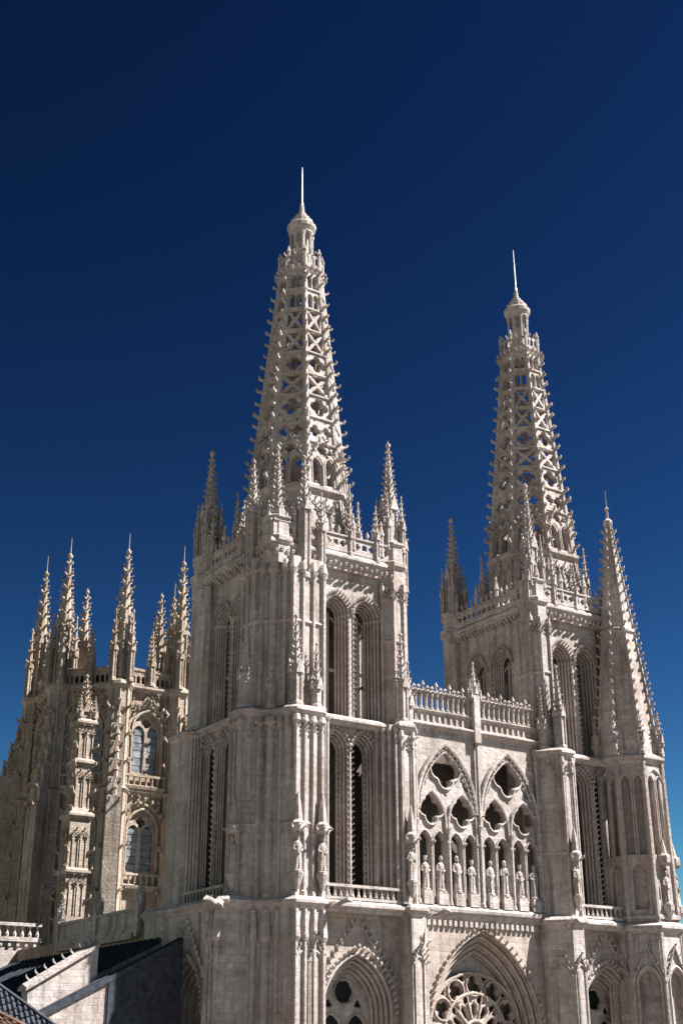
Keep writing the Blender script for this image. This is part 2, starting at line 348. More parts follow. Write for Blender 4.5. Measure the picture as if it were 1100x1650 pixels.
CROCK = None
def tower(tw, mir, turret):
    global CROCK
    def P(name, me, mat, parent=tw, kind=None):
        if isinstance(me, MB): me = me.mesh(name)
        if mir: me = mirrored(me)
        return obj(name, me, mat, parent, kind=kind)
    # ---- corner buttresses
    plans = [('corner_buttress', OUT, False), ('corner_buttress', INN, False), ('corner_buttress', [[(x, y+1.1 if y > 4.42 else y) for x, y in flipy(p)] for p in OUT], True), ('corner_buttress', [flipy(p) for p in INN], True)]
    butts = []
    for ci, (nm, pl, back) in enumerate(plans):
        if turret and ci == 0: pl = [[(-4.5, -5.5), (-1.9, -5.5), (-1.9, -4.1), (-4.1, -4.1), (-4.1, -2.6), (-5.5, -2.6), (-5.5, -4.5)]]*3
        mb = MB()
        for (a, b), p in zip(STG, pl): mb.prism(p, a, b)
        bt = P(nm, mb, STONE); butts.append(bt)
        sc = [(zA-.55, .75, .26, pl[0]), (zB-.5, .7, .28, pl[1]), (zB+.22, .3, .12, pl[2])]
        if not back: sc += [(39.6, .35, .12, pl[2]), (25.6, .3, .08, pl[1])]
        for z, h, d, p in sc:
            mo = MB(); moulding(mo, p, z, h, d); P('string_course', mo, CARVED, bt)
    # ---- shafts, niches and blind panels on the outer corner
    if not turret:
        for pts, n in (((-4.5, -3.83, -3.17, -2.5), 'w'), ((-4.5, -3.95, -3.4), 'n')):
            for k, u in enumerate(pts):
                sh = MB()
                q = (u, -7.22) if n == 'w' else (-7.22, u)
                q0 = (u*1.02, -7.52) if n == 'w' else (-8.52, u*1.02)
                q2 = ((-4.32, -3.5, -2.65, -1.8)[k], -6.32) if n == 'w' else (-6.32, (-4.3, -3.6, -2.9)[k])
                r = .16 if 0 < k < len(pts)-1 else .19
                sh.lathe([(r*1.7, zA+.2), (r*1.5, zA+.5), (r, zA+.6), (r, zB-1.2), (r*1.8, zB-.9), (r*1.3, zB-.5)], 8, *q)
                sh.lathe([(r*1.6, zB+.3), (r, zB+.5), (r, zC-1.4), (r*1.8, zC-1.0), (r, zC-.3)], 8, *q2)
                sh.lathe([(r, 0), (r, zA-2.6), (r*1.7, zA-2.3), (r, zA-.6)], 8, *q0)
                P('shaft', sh, CARVED, butts[0])
        for q, q2 in (((-4.95, -6.02), (-4.7, -5.9)), ((-5.48, -5.48), (-5.3, -5.3)), ((-6.02, -4.95), (-5.9, -4.7))):
            sh = MB(); r = .27 if q[0] == q[1] else .2
            q0 = (q[0]*1.04, q[1]*1.04); sh.lathe([(r, 0), (r, zA-2.6), (r*1.5, zA-2.3), (r, zA-.6)], 8, *q0)
            sh.lathe([(r*1.7, zA+.2), (r, zA+.6), (r, zB-1.2), (r*1.8, zB-.9), (r*1.3, zB-.5)], 8, *q); sh.lathe([(r*1.6, zB+.3), (r, zB+.5), (r, zC-1.4), (r*1.8, zC-1.0), (r, zC-.3)], 8, *q2)
            P('shaft', sh, CARVED, butts[0])
        orn = MB()
        Tw = frame((0, -7.2, 0), (0, -1)); Tn = frame((-7.2, 0, 0), (-1, 0))
        for u in (-4.16, -3.5, -2.83): blind_lancet(orn, Tw, u, .27, 27, 32.0, .06)
        for u in (4.2, 3.7): blind_lancet(orn, Tn, u, .22, 27, 32.0, .06)
        Tw0 = frame((0, -7.5, 0), (0, -1)); Tn0 = frame((-8.5, 0, 0), (-1, 0))
        blind_lancet(orn, Tw0, -4.05, .45, 8, 18.0, .09); blind_lancet(orn, Tw0, -3.02, .45, 8, 18.0, .09)
        blind_lancet(orn, Tn0, 3.85, .7, 8, 17.6, .1)
        Tw2 = frame((0, -6.3, 0), (0, -1)); Tn2 = frame((-6.3, 0, 0), (-1, 0))
        for u in (-3.9, -3.08, -2.22): blind_lancet(orn, Tw2, u, .33, 40.2, 43.3, .07)
        for u in (3.95, 3.25): blind_lancet(orn, Tn2, u, .28, 40.2, 43.3, .06)
        Td = frame((-5.47, -5.47, 0), (-1, -1)); blind_lancet(orn, Td, 0, .5, 22, 31.8, .07); 
        Td = frame((-5.3, -5.3, 0), (-1, -1)); blind_lancet(orn, Td, 0, .45, 34.5, 43.4, .07)
        Ts = frame((0, -4.95, 0), (0, -1)); blind_lancet(orn, Ts, -6.4, .3, 27, 32, .06)
        P('carved_panelling', orn, CARVED, butts[0], 'stuff')
    orn = MB(); Tw = frame((0, -7.2, 0), (0, -1)); Tw0 = frame((0, -7.6, 0), (0, -1)); Tw2 = frame((0, -6.1, 0), (0, -1))
    blind_lancet(orn, Tw, 4.6, .3, 22, 31.8, .06); blind_lancet(orn, Tw0, 4.95, .36, 8, 18.0, .07); blind_lancet(orn, Tw2, 4.95, .32, 34.5, 43.2, .06)
    nc = Vector((1.5, -1.3, 0)); Td = frame((5.75, -6.45, 0), nc); blind_lancet(orn, Td, 0, .55, 22, 31.8, .07)
    Td = frame((6.1, -6.9, 0), nc); blind_lancet(orn, Td, 0, .55, 8, 18, .07)
    Td = frame((5.7, -5.8, 0), (1, -1)); blind_lancet(orn, Td, 0, .3, 34.5, 43.2, .06)
    Td = frame((4.2, -5.8, 0), (-1, -1)); blind_lancet(orn, Td, 0, .3, 34.5, 43.2, .06)
    P('carved_panelling', orn, CARVED, butts[1], 'stuff')
    for q in ((4.12, -7.22), (5.1, -7.22), (6.4, -5.72)):
        sh = MB(); r = .14; sh.lathe([(r*1.6, zA+.2), (r, zA+.6), (r, zB-1.2), (r*1.8, zB-.9), (r*1.3, zB-.5)], 8, *q); P('shaft', sh, CARVED, butts[1])
    for q in ((3.9, -5.52), (4.5, -6.12), (5.4, -6.12), (6.02, -5.5)):
        sh = MB(); r = .14; sh.lathe([(r*1.6, zB+.3), (r, zB+.6), (r, zC-1.2), (r*1.8, zC-.9), (r*1.3, zC-.3)], 8, *q); P('shaft', sh, CARVED, butts[1])
    # ---- bays between the buttresses
    for face, n, uc, hb in (('w', (0, -1), 1.0, 3.1), ('n', (-1, 0), 0.0, 3.0), ('s', (1, 0), 0.0, 4.0)):
        ub = uc; uc = .7 if face == 'w' else uc
        u2, hb2 = (1.25, 2.75) if face == 'w' else (0, 2.65) if face == 'n' else (0, 3.8)
        nv = Vector((n[0], n[1], 0)); T = frame(nv*(5.0 if face == 'w' else 6.1), n); th = .26 if face == 'w' else .11
        # middle stage
        ms = []
        for k in range(4):
            hw = .64+.12*k
            ms.append(tplate(T, [rect(ub-hb-.02, ub+hb+.02, zA-.1, zB-.02)]+[arch(uc+s*1.12, hw, zA+.7-.12*k, 31.3, 1.4) for s in (-1, 1)], th, th*k))
        P('window_wall', join(ms, 'window_wall'), STONE)
        mb, sh, cr = MB(), MB(), MB()
        bay_jambs(mb, sh, T, uc, ub-hb, ub+hb, 2.14, 3*th, 2.1 if face == 'w' else .9, zA-.05, zB-.03)
        P('stepped_jamb', mb, STONE); P('jamb_shafts', sh, CARVED, kind='stuff')
        # pointed pier with crockets between the two lancets
        pm = MB(); pm.rings([[T @ Vector((u, z, ww)) for u, ww in ((uc-.11, 3*th-.04), (uc+.11, 3*th-.04), (uc+.06, 3*th+.2), (uc-.06, 3*th+.2))] for z in (zA+.5, zB-1.9)])
        P('mullion_pier', pm, CARVED)
        for i in range(24):
            z = zA+1.2+i*.41
            for du, ww, dd in ((-.09, 3*th+.08, -1), (.09, 3*th+.08, 1)): cr.crocket(T @ Vector((uc+du, z, ww)), T.to_3x3() @ Vector((dd, 0, .6)), sz=.22)
            if face != 's':
                cr.crocket(T @ Vector((uc+1.12+.7, z, .2)), T.to_3x3() @ Vector((-1, 0, .5)), sz=.2)
                cr.crocket(T @ Vector((uc-1.12+.7, z, .2)), T.to_3x3() @ Vector((-1, 0, .5)), sz=.2)
        for s in (-1, 1):
            for a, b in arc_line(uc+s*1.12, 1.1, 31.3, 1.4, 6): cr.crocket(T @ Vector((a, b, 3*th-.02)), T.to_3x3() @ Vector((0, 0, 1)), sz=.3)
            for k in range(4): cr.path([T @ Vector((a, b, th*k)) for a, b in arc_line(uc+s*1.12, .65+.12*k, 31.3, 1.4, 6, zA+.7)], .07, 5)
        P('crockets', cr, CARVED, kind='stuff')
        # upper stage, deep splayed arches
        T2 = frame(nv*(4.3 if face == 'w' else 5.0), n); ms = []; c2 = 1.28 if face != 's' else 1.6; uk = uc; uc = u2; d2 = .25 if face == 'w' else .13
        for k in range(5):
            hw = .6+.12*k
            ms.append(tplate(T2, [rect(uc-hb2-.02, uc+hb2+.02, zB-.02, zC+.3)]+[arch(uc+s*c2, hw, zB+.75-.14*k, 41.4, 1.25) for s in (-1, 1)], d2, d2*k))
        P('belfry_wall', join(ms, 'belfry_wall'), STONE)
        sh, cr = MB(), MB()
        for s in (-1, 1):
            for k in range(5):
                for q in (-1, 1):
                    hw = .6+.12*k; uu = uc+s*c2+q*(hw+.015); ww = d2*k
                    sh.path([T2 @ Vector((uu, zB+.7-.14*k, ww)), T2 @ Vector((uu, 41.3, ww))], .08, 6)
                    sh.path([T2 @ Vector((uu, 41.2, ww)), T2 @ Vector((uu, 41.45, ww))], [.09, .15], 6)
                sh.path([T2 @ Vector((a, b, d2*k)) for a, b in arc_line(uc+s*c2, hw+.015, 41.4, 1.25, 6)], .08, 6)
            mm = MB(); u = uc+s*c2
            mm.path([T2 @ Vector((u, zB+.4, -.14)), T2 @ Vector((u, 41.7, -.14))], .11, 6)
            mm.path([T2 @ Vector((u-.6, 37.4, -.14)), T2 @ Vector((u+.6, 37.4, -.14))], .13, 6)
            mm.path([T2 @ Vector((u-.6, 41.0, -.14)), T2 @ Vector((u-.2, 41.4, -.14)), T2 @ Vector((u, 41.0, -.14)), T2 @ Vector((u+.2, 41.4, -.14)), T2 @ Vector((u+.6, 41.0, -.14))], .07, 5)
            P('mullion', mm, CARVED)
            for a, b in arc_line(u, 1.24, 41.4, 1.25, 8): cr.crocket(T2 @ Vector((a, b, 4*d2-.02)), T2.to_3x3() @ Vector((0, .1, 1)), sz=.3)
            if s < 0:
                for i in range(19):
                    cr.crocket(T2 @ Vector((uc-.16, zB+1+i*.4, 4*d2-.02)), T2.to_3x3() @ Vector((-.8, 0, 1)), sz=.22)
                    cr.crocket(T2 @ Vector((uc+.16, zB+1+i*.4, 4*d2-.02)), T2.to_3x3() @ Vector((.8, 0, 1)), sz=.22)
        P('jamb_shafts', sh, CARVED, kind='stuff'); P('crockets', cr, CARVED, kind='stuff')
        uc = ub
        # string courses across the bay and a little balcony in front of the lancets
        for z, h, d, ww in ((zB-.5, .7, .28, 1.2 if face == 'w' else .45), (zA-.55, .75, .26, 2.1 if face == 'w' else 2.2 if face == 'n' else .5)):
            mo = MB(); a, b = uc-hb+.02, uc+hb-.02
            mo.rings([[T @ Vector((u, z+h*f, ww*.4)) if i in (0, 3) else T @ Vector((u, z+h*f, ww+d*e)) for i, u in enumerate((a, a, b, b))] for f, e in ((0, 0), (.28, .45), (.45, 1), (.68, 1), (1, 0))])
            P('string_course', mo, CARVED)
        if face != 's':
            bal = MB(); ww = 2.05 if face == 'w' else 1.0
            for z0, z1, e in ((zA+.2, zA+.38, .14), (zA+1.0, zA+1.18, .16)):
                mb = bal; a, b = uc-hb+.03, uc+hb-.03
                mb.add([(a, z0, ww-e), (b, z0, ww-e), (b, z1, ww-e), (a, z1, ww-e), (a, z0, ww+e), (b, z0, ww+e), (b, z1, ww+e), (a, z1, ww+e)],
                       [(0, 3, 2, 1), (4, 5, 6, 7), (0, 1, 5, 4), (1, 2, 6, 5), (2, 3, 7, 6), (3, 0, 4, 7)], T)
            bo = P('balustrade', bal, CARVED)
            for i in range(13):
                u = uc-hb+.3+i*(2*hb-.6)/12; q = T @ Vector((u, 0, ww)); one = MB()
                one.lathe([(.1, zA+.3), (.13, zA+.45), (.07, zA+.6), (.07, zA+.85), (.13, zA+1.02)], 6, q.x, q.y); P('baluster', one, CARVED, bo)
    Te = frame((0, 4.3, 0), (0, 1))
    P('belfry_wall', tplate(Te, [rect(-4.5, 4.5, zB, zC+.3)]+[arch(s*1.6, 1.0, zB+.7, 41.2, 1.25) for s in (-1, 1)], .8, 0), STONE)
    P('rear_wall', MB().box(-4.6, 4.6, 4.4, 5.2, 0, zB), STONE)
    P('floor_slab', MB().box(-4.95, 4.95, -4.95, 4.95, zA-.4, zA-.05), VOID)
    P('floor_slab', MB().box(-4.9, 4.9, -4.9, 4.9, zB-.5, zB-.1), VOID)
    P('dark_core_fill', MB().box(-5.2, 5.8, -2.2, 4.2, zA, zB-.6), VOID)  # dark block added inside the tower, stops sky light leaking through the lancets
    # ---- lowest stage: traceried window under a deep pointed arch, blind arch on the flank
    for face, n, uc, hb in (('w', (0, -1), 1.0, 3.4), ('n', (-1, 0), 0.0, 2.7), ('s', (1, 0), 0, 4.0)):
        nv = Vector((n[0], n[1], 0)); T = frame(nv*(4.9 if face != 'n' else 6.9), n); ms = []; w0 = 2.0 if face == 'w' else 1.75
        for k in range(5):
            ms.append(tplate(T, [rect(uc-hb-.05, uc+hb+.05, 0, zA-.03), arch(uc, w0+.17*k, 3.0, 14.4, 1.4, 10)], .36, .32*k))
        P('arch_wall', join(ms, 'arch_wall'), WARM if face == 'w' else STONE)
        mo = MB()
        for k in range(5): mo.path([T @ Vector((a, b, .32*k)) for a, b in arc_line(uc, w0+.17*k+.01, 14.4, 1.4, 10, 3)], .085, 6)
        for a, b in arc_line(uc, w0+.95, 14.4, 1.4, 13): mo.crocket(T @ Vector((a, b, 1.28)), T.to_3x3() @ Vector((0, 0, 1)), sz=.34)
        g = [(uc-w0-1.0, 16.2), (uc, 20.2), (uc+w0+1.0, 16.2)]
        mo.path([T @ Vector((a, b, 1.3)) for a, b in g], .1, 5)
        for s in (-1, 1):
            for t in range(10): mo.crocket(T @ Vector((uc+s*(w0+1.0)*(1-t/10), 16.2+4*t/10, 1.3)), T.to_3x3() @ Vector((s, .4, 1)), sz=.34)
        P('archivolt', mo, CARVED, kind='stuff')
        if face == 'w':
            mo2 = MB()
            for c_, r_ in ((15.75, .8),): mo2.path([T @ Vector((uc+r_*cos(q), c_+r_*sin(q), -.28)) for q in [2*pi*i/24 for i in range(24)]], .08, 5, True)
            for s in (-1, 1): mo2.path([T @ Vector((a, b, -.28)) for a, b in arc_line(uc+s*.98, .86, 13.3, 1.4, 8, 3.3)], .09, 5)
            P('tracery_mouldings', mo2, WARMC, kind='stuff')
            tr = tplate(T, [arch(uc, w0+.05, 3, 14.4, 1.4, 10), foil(uc, 15.75, .38, .35, 6, 0, 48), arch(uc-.98, .78, 3.3, 13.3, 1.4), arch(uc+.98, .78, 3.3, 13.3, 1.4), foil(uc-1.15, 15.0, .13, .15, 3, pi/2, 18), foil(uc+1.15, 15.0, .13, .15, 3, pi/2, 18)], .3, -.3, .05)
            P('tracery', tr, CARVED)
            gl = MB(); gl.add([(uc-w0, 3, -.5), (uc+w0, 3, -.5), (uc+w0, 17.2, -.5), (uc-w0, 17.2, -.5)], [(0, 1, 2, 3)], T); P('window_glass', gl, DARKGLASS)
        else:
            P('blind_wall', tplate(T, [rect(uc-w0-.1, uc+w0+.1, 2.9, 18.2)], .3, -.35), STONE)
    # ---- cornice, corbel leaves, parapet
    SQ = [(-5.75, -5.75), (5.6, -5.75), (5.6, 5.75), (-5.75, 5.75)]
    if turret: SQ = [(-4.7, -5.75), (5.6, -5.75), (5.6, 5.75), (-4.7, 5.75)]
    P('tower_top', MB().prism(offset(SQ, -.12), zC, zD-.2), STONE)
    mo = MB(); moulding(mo, SQ, zC+.5, .8, .24); P('cornice', mo, CARVED)
    cr = MB()
    for i in range(4):
        a, b = Vector(SQ[i]), Vector(SQ[(i+1) % 4]); L = (b-a).length; t = (b-a)/L; nn = Vector((t.y, -t.x))
        k = int(L/.45)
        for j in range(k):
            q = a+t*(j+.5)*L/k-nn*.12; cr.crocket((q.x, q.y, zC+.05+.12*(j % 2)), (nn.x, nn.y, .2), sz=.46)
    P('corbel_leaves', cr, CARVED, kind='stuff')
    for i in range(4):
        a, b = Vector(SQ[i]), Vector(SQ[(i+1) % 4]); L = (b-a).length; t = (b-a)/L; nn = Vector((t.y, -t.x)); mid = (a+b)/2+nn*.05
        Tp = frame((mid.x, mid.y, 0), (nn.x, nn.y)); k = int((L-1)/.62); hl = L/2-.05
        polys = [rect(-hl, hl, zD-.05, zD+1.2)]
        for j in range(k):
            u = -hl+.5+(j+.5)*(2*hl-1)/k; polys.append(foil(u, zD+.62, .15, .12, 4, pi/4*(j % 2), 24))
        pa = P('parapet', tplate(Tp, polys, .22, 0), CARVED)
        cs = MB(); cs.add([(-hl, zD+1.17, -.24), (hl, zD+1.17, -.24), (hl, zD+1.3, -.24), (-hl, zD+1.3, -.24), (-hl, zD+1.17, .1), (hl, zD+1.17, .1), (hl, zD+1.3, .1), (-hl, zD+1.3, .1)],
                          [(0, 3, 2, 1), (4, 5, 6, 7), (0, 1, 5, 4), (1, 2, 6, 5), (2, 3, 7, 6), (3, 0, 4, 7)], Tp)
        for j in range(k+1):
            u = -hl+.5+j*(2*hl-1)/k; q = Tp @ Vector((u, 0, -.08))
            if j % 4 == 2: cs.lathe([(.2, zD+.3), (.17, zD+1.9), (.25, zD+2.0), (.07, zD+2.8), (.12, zD+2.9), (.02, zD+3.2)], 6, q.x, q.y)
            else: cs.lathe([(.07, zD+1.25), (.05, zD+1.45), (.16, zD+1.65), (.11, zD+1.8), (.02, zD+2.05)], 5, q.x, q.y)
        P('cresting', cs, CARVED, pa, 'stuff')
    # ---- pinnacles: four big ones at the corners, small ones beside them and round the drum
    big = [(-5.1, 5.0, 57.2), (5.0, 5.0, 57.0), (5.05, -5.05, 56.6)]+([] if turret else [(-4.9, -4.9, 53.8)])
    for x, y, zt in big:
        mb = MB(); mb.lathe([(1.15, zC-.6), (1.15, zD-.6), (1.35, zD-.35), (1.35, zD), (1.05, zD+.15), (1.05, zD+1.3), (1.2, zD+1.45), (1.2, zD+1.6), (.8, zD+1.8)], 8, x, y)
        P('corner_turret', mb, CARVED)
        mb = MB(); pinnacle(mb, x, y, zD+1.6, zt-5.6, zt, .6, 8, .28); P('corner_pinnacle', mb, CARVED)
        for k in range(4 if zt > 54 else 0):
            a = pi/4+k*pi/2; sm = MB(); pinnacle(sm, x+.95*cos(a), y+.95*sin(a), zD+1.0, zt-7.2, zt-4.8, .22, 8, .2); P('small_pinnacle', sm, CARVED)
    sm = [(5.95, -5.5, zD-2, 47.9, 50.4, .3), (-5.7, 3.3, zD-.3, 48, 50.6, .28), (3.3, -5.7, zD-.3, 48, 50.4, .27), (.9, -5.75, zD-.3, 47.6, 49.6, .2)]
    if not turret: sm += [(-3.25, -5.95, zC-1.5, 48.8, 52.9, .46), (-5.95, -3.25, zC-1.5, 48.8, 52.9, .46), (-1.75, -5.95, zC-1.0, 47.5, 50.2, .28), (-5.75, -1.6, zD-.3, 47.8, 50.2, .26),
                          (-4.3, -6.75, zB+.1, 36.3, 40.2, .44), (-6.75, -4.2, zB+.1, 36.0, 39.6, .44), (-2.65, -6.8, zB+.1, 35.4, 38.4, .33), (-5.45, -5.45, zB+.1, 35.2, 37.8, .3)]
    sm += [(4.6, -6.75, zB+.1, 36.6, 40.4, .42), (5.75, -6.0, zB+.1, 35.6, 38.6, .34)]
    for a in sm:
        mb = MB(); pinnacle(mb, *a, 8, .26); P('small_pinnacle', mb, CARVED)
    # ---- spire
    mb = MB(); mb.lathe([(spire_R(zD), zD-.25), (spire_R(51.3), 51.3), (spire_R(51.3)+.3, 51.5), (spire_R(51.3)+.3, 51.75), (spire_R(51.8)-.1, 51.85)], 8)
    drum = obj('spire_drum', mb, STONE, tw)
    orn = MB()
    for k in range(8):
        a = k*pi/4; ap = spire_R(48.5)*C8; tilt = math.atan((spire_R(46)-spire_R(51.3))*C8/5.3)
        Td = slanted((ap*cos(a), ap*sin(a), 48.5), (cos(a), sin(a)), tilt)
        for u in (-.95, 0, .95): blind_lancet(orn, Td, u, .4, -.6, 1.5, .06)
        for u in (-1.5, 1.5): orn.path([Td @ Vector((u, -2, .03)), Td @ Vector((u*.9, 2.6, .03))], .1, 5)
    obj('carved_panelling', orn, CARVED, drum, kind='stuff')
    for k in (0, 1, 2, 3, 6, 7):
        a = pi/8+k*pi/4; q = (4.75*cos(a), 4.75*sin(a)); mb = MB(); pinnacle(mb, q[0], q[1], zD-.1, 49.4, 52.4, .26, 8, .22)
        mb.add([(3.9*cos(a)-.1*sin(a), 3.9*sin(a)+.1*cos(a), 48.9), (4.7*cos(a)-.1*sin(a), 4.7*sin(a)+.1*cos(a), 47.9), (4.7*cos(a)-.1*sin(a), 4.7*sin(a)+.1*cos(a), 48.4), (3.8*cos(a)-.1*sin(a), 3.8*sin(a)+.1*cos(a), 49.6),
                (3.9*cos(a)+.1*sin(a), 3.9*sin(a)-.1*cos(a), 48.9), (4.7*cos(a)+.1*sin(a), 4.7*sin(a)-.1*cos(a), 47.9), (4.7*cos(a)+.1*sin(a), 4.7*sin(a)-.1*cos(a), 48.4), (3.8*cos(a)+.1*sin(a), 3.8*sin(a)-.1*cos(a), 49.6)],
               [(0, 1, 2, 3), (7, 6, 5, 4), (0, 4, 5, 1), (1, 5, 6, 2), (2, 6, 7, 3), (3, 7, 4, 0)])
        obj('small_pinnacle', mb, CARVED, drum)
    z0, z1 = 51.8, 72.3; tilt = math.atan((spire_R(z0)-spire_R(z1))*C8/(z1-z0)); sl_ = 1/cos(tilt)
    sp = bpy.data.objects.new('spire', None)
    mb = MB(); mb.lathe([(spire_R(z1)+.05, z1-.1), (spire_R(z1)+.14, z1+.15), (spire_R(z1)+.22, z1+.3), (spire_R(z1)+.22, z1+.5), (1.0, z1+.55)], 8)
    sp = obj('spire', mb, CARVED, tw)
    global PANEL, RIB
    if not PANEL:
        ap0 = spire_R(z0)*C8; hw = lambda z: spire_R(z)*sin(pi/8)-.05
        V = lambda z: (z-z0)*sl_
        polys = [[(-hw(z0), 0), (hw(z0), 0), (hw(z1), V(z1)), (-hw(z1), V(z1))]]
        # two lancets and a quatrefoil in the lowest tier
        for s in (-1, 1): polys.append(arch(s*.6, .45, V(52.1), V(53.7), 1.5, 5))
        polys.append(foil(0, V(55.15), .2, .22, 4, 0, 28))
        for s in (-1, 1): polys.append(foil(s*.72, V(55.0), .1, .13, 3, pi/2, 18))
        tiers = [55.75, 58.0, 60.05, 62.05, 64.1, 66.25, 68.4, 70.4, 72.3]
        for i in range(8):
            a, b = tiers[i]+.13, tiers[i+1]-.15; m = (a+b)/2; g = .08
            la = hw(a)-.2; lb = hw(b)-.2; lm = (la+lb)/2
            if i in (0,):
                for s in (-1, 1): polys.append(foil(s*lm*.5, V(m)-.1, lm*.27, lm*.24, 4, 0, 24))
                for s in (-1, 1): polys.append([(s*lm*.5-.14, V(b)-.02), (s*lm*.5, V(b)-.34), (s*lm*.5+.14, V(b)-.02)])
            elif i in (1, 3):
                r_ = min(lm, (b-a)/2)
                polys.append(foil(0, V(m), r_*.5, r_*.43, 4, 0, 36)); q_ = .45*r_
                for sx in (-1, 1):
                    polys.append([(sx*la, V(a)), (sx*la, V(a)+q_), (sx*(la-.3*q_), V(a)+.3*q_), (sx*(la-q_), V(a))]); polys.append([(sx*lb, V(b)), (sx*lb, V(b)-q_), (sx*(lb-.3*q_), V(b)-.3*q_), (sx*(lb-q_), V(b))])
            elif i in (2, 4, 5):
                hv = V(b)-V(m); c_ = .17
                for sx in (-1, 1):
                    polys.append([(sx*lm, V(m)+hv*.72), (sx*lm, V(m)-hv*.72), (sx*lm*.8, V(m)-hv*.62), (sx*lm*.62, V(m)-hv*.3), (sx*c_*1.3, V(m)-hv*.08), (sx*c_*1.3, V(m)+hv*.08), (sx*lm*.62, V(m)+hv*.3), (sx*lm*.8, V(m)+hv*.62)])
                    polys.append([(lm*.74, V(m)+sx*hv), (-lm*.74, V(m)+sx*hv), (-lm*.62, V(m)+sx*hv*.74), (-lm*.34, V(m)+sx*hv*.6), (-lm*.12, V(m)+sx*(hv*.2+.06)), (lm*.12, V(m)+sx*(hv*.2+.06)), (lm*.34, V(m)+sx*hv*.6), (lm*.62, V(m)+sx*hv*.74)])
            else:
                for s in (-1, 1): polys.append(arch(s*lm*.52, lm*.42, V(a), V(b)-.6, 1.5, 4))
        me = plate_mesh(polys, .5, .03); me.materials.append(CARVED)
        # rails that stand proud at every tier
        PANEL.append(me); rl = []
        for t in tiers[:-1]:
            b = MB(); h = hw(t)+.02
            b.rings([[(-h, V(t)-.13, -.1), (h, V(t)-.13, -.1), (h, V(t)-.09, .13), (-h, V(t)-.09, .13)], [(-h, V(t)+.1, -.1), (h, V(t)+.1, -.1), (h, V(t)+.04, .13), (-h, V(t)+.04, .13)]])
            q = b.mesh('rail'); q.materials.append(CARVED); rl.append(q)
        PANEL.append(rl)
        r = MB(); p0 = Vector((spire_R(z0), 0, z0)); p1 = Vector((spire_R(z1), 0, z1))
        r.rings([[p+Vector((dx, dy, 0)) for dx, dy in ((-.22, -.26*f), (.04, -.2*f), (.17, 0), (.04, .2*f), (-.22, .26*f))] for p, f in ((p0, 1.15), (p1, .75))])
        q = r.mesh('rib'); q.materials.append(CARVED); PANEL.append(q)
        c = MB(); c.crocket((0, 0, 0), (1, 0, 0), sz=.52); q = c.mesh('crocket'); q.materials.append(CARVED); PANEL.append(q)
    for k in range(8):
        a = k*pi/4; ap = spire_R(z0)*C8
        Tm = slanted((ap*cos(a), ap*sin(a), z0), (cos(a), sin(a)), tilt)
        pn = obj('tracery_panel', PANEL[0], None, sp); pn.matrix_local = Tm
        for q in PANEL[1]:
            ro = obj('rail', q, None, sp); ro.matrix_local = Tm
        b = a+pi/8
        rb = obj('rib', PANEL[2], None, sp, rot=(0, 0, b))
        for i in range(18):
            z = 52.6+i*1.09+random.uniform(-.1, .1); rr = spire_R(z)+.1; s = (1.05-.016*i)*random.uniform(.78, 1.15)
            if random.random() < .05: continue
            c = obj('crocket', PANEL[3], None, sp, (rr*cos(b), rr*sin(b), z), (random.uniform(-.12, .12), random.uniform(-.12, .12), b+random.uniform(-.15, .15))); c.scale = (s,)*3
    # gables at the foot of the open tiers
    gb = MB()
    for k in range(8):
        a = k*pi/4; ap = spire_R(54)*C8+.12; Td = slanted((ap*cos(a), ap*sin(a), 54), (cos(a), sin(a)), tilt)
        for s in (-1, 1):
            gb.path([Td @ Vector((p, q, .05)) for p, q in arc_line(s*.6, .51, -.3, 1.5, 5, -2.0)], .07, 5)
        gb.path([Td @ Vector((p, q, .1)) for p, q in ((-1.3, -.1), (0, 2.3), (1.3, -.1))], .08, 5)
        for s in (-1, 1):
            for t in (.2, .4, .6, .8): gb.crocket(Td @ Vector((s*1.3*(1-t), -.1+2.4*t, .1)), Td.to_3x3() @ Vector((s, .2, 1)), sz=.3)
    obj('gable_mouldings', gb, CARVED, sp, kind='stuff')
    # gallery, crown lantern, cap and rod
    gal = MB(); zg = z1+.5; polys = [rect(-.7, .7, 0, 1.15)]+[arch(u, .16, .25, .75, 1.4, 3) for u in (-.48, 0, .48)]
    pm = []
    for k in range(8):
        a = k*pi/4; Tq = frame((1.7*cos(a), 1.7*sin(a), zg), (cos(a), sin(a))); pm.append(tplate(Tq, polys, .16, 0, .02))
    gp = obj('gallery_parapet', join(pm, 'gallery_parapet'), CARVED, tw)
    cr = MB()
    for k in range(24):
        a = pi/8+k*pi/12; rr = 1.72/ (1 if k % 3 == 0 else 1.06)
        if k % 3 == 0: cr.lathe([(.16, zg-.2), (.14, zg+1.3), (.2, zg+1.4), (.04, zg+1.95)], 6, 1.82*cos(a), 1.82*sin(a))
        cr.crocket((rr*cos(a), rr*sin(a), zg+1.25), (cos(a), sin(a), .3), sz=.3); cr.crocket((1.8*cos(a), 1.8*sin(a), zg-.45), (cos(a), sin(a), 0), sz=.42)
    obj('gallery_leaves', cr, CARVED, gp, kind='stuff')
    ln = MB(); ln.lathe([(1.05, zg), (.95, 74.3), (.62, 74.4), (.62, 76.6), (.95, 76.8)], 8); ln_o = obj('crown_lantern', ln, CARVED, tw)
    for k in range(8):
        a = pi/8+k*pi/4; c = MB(); c.path([(.92*cos(a), .92*sin(a), 73.6), (.9*cos(a), .9*sin(a), 76.8)], .13, 6); c.path([(.9*cos(a), .9*sin(a), 76.4), (.9*cos(a), .9*sin(a), 76.8)], [.14, .22], 6); obj('colonnette', c, CARVED, ln_o)
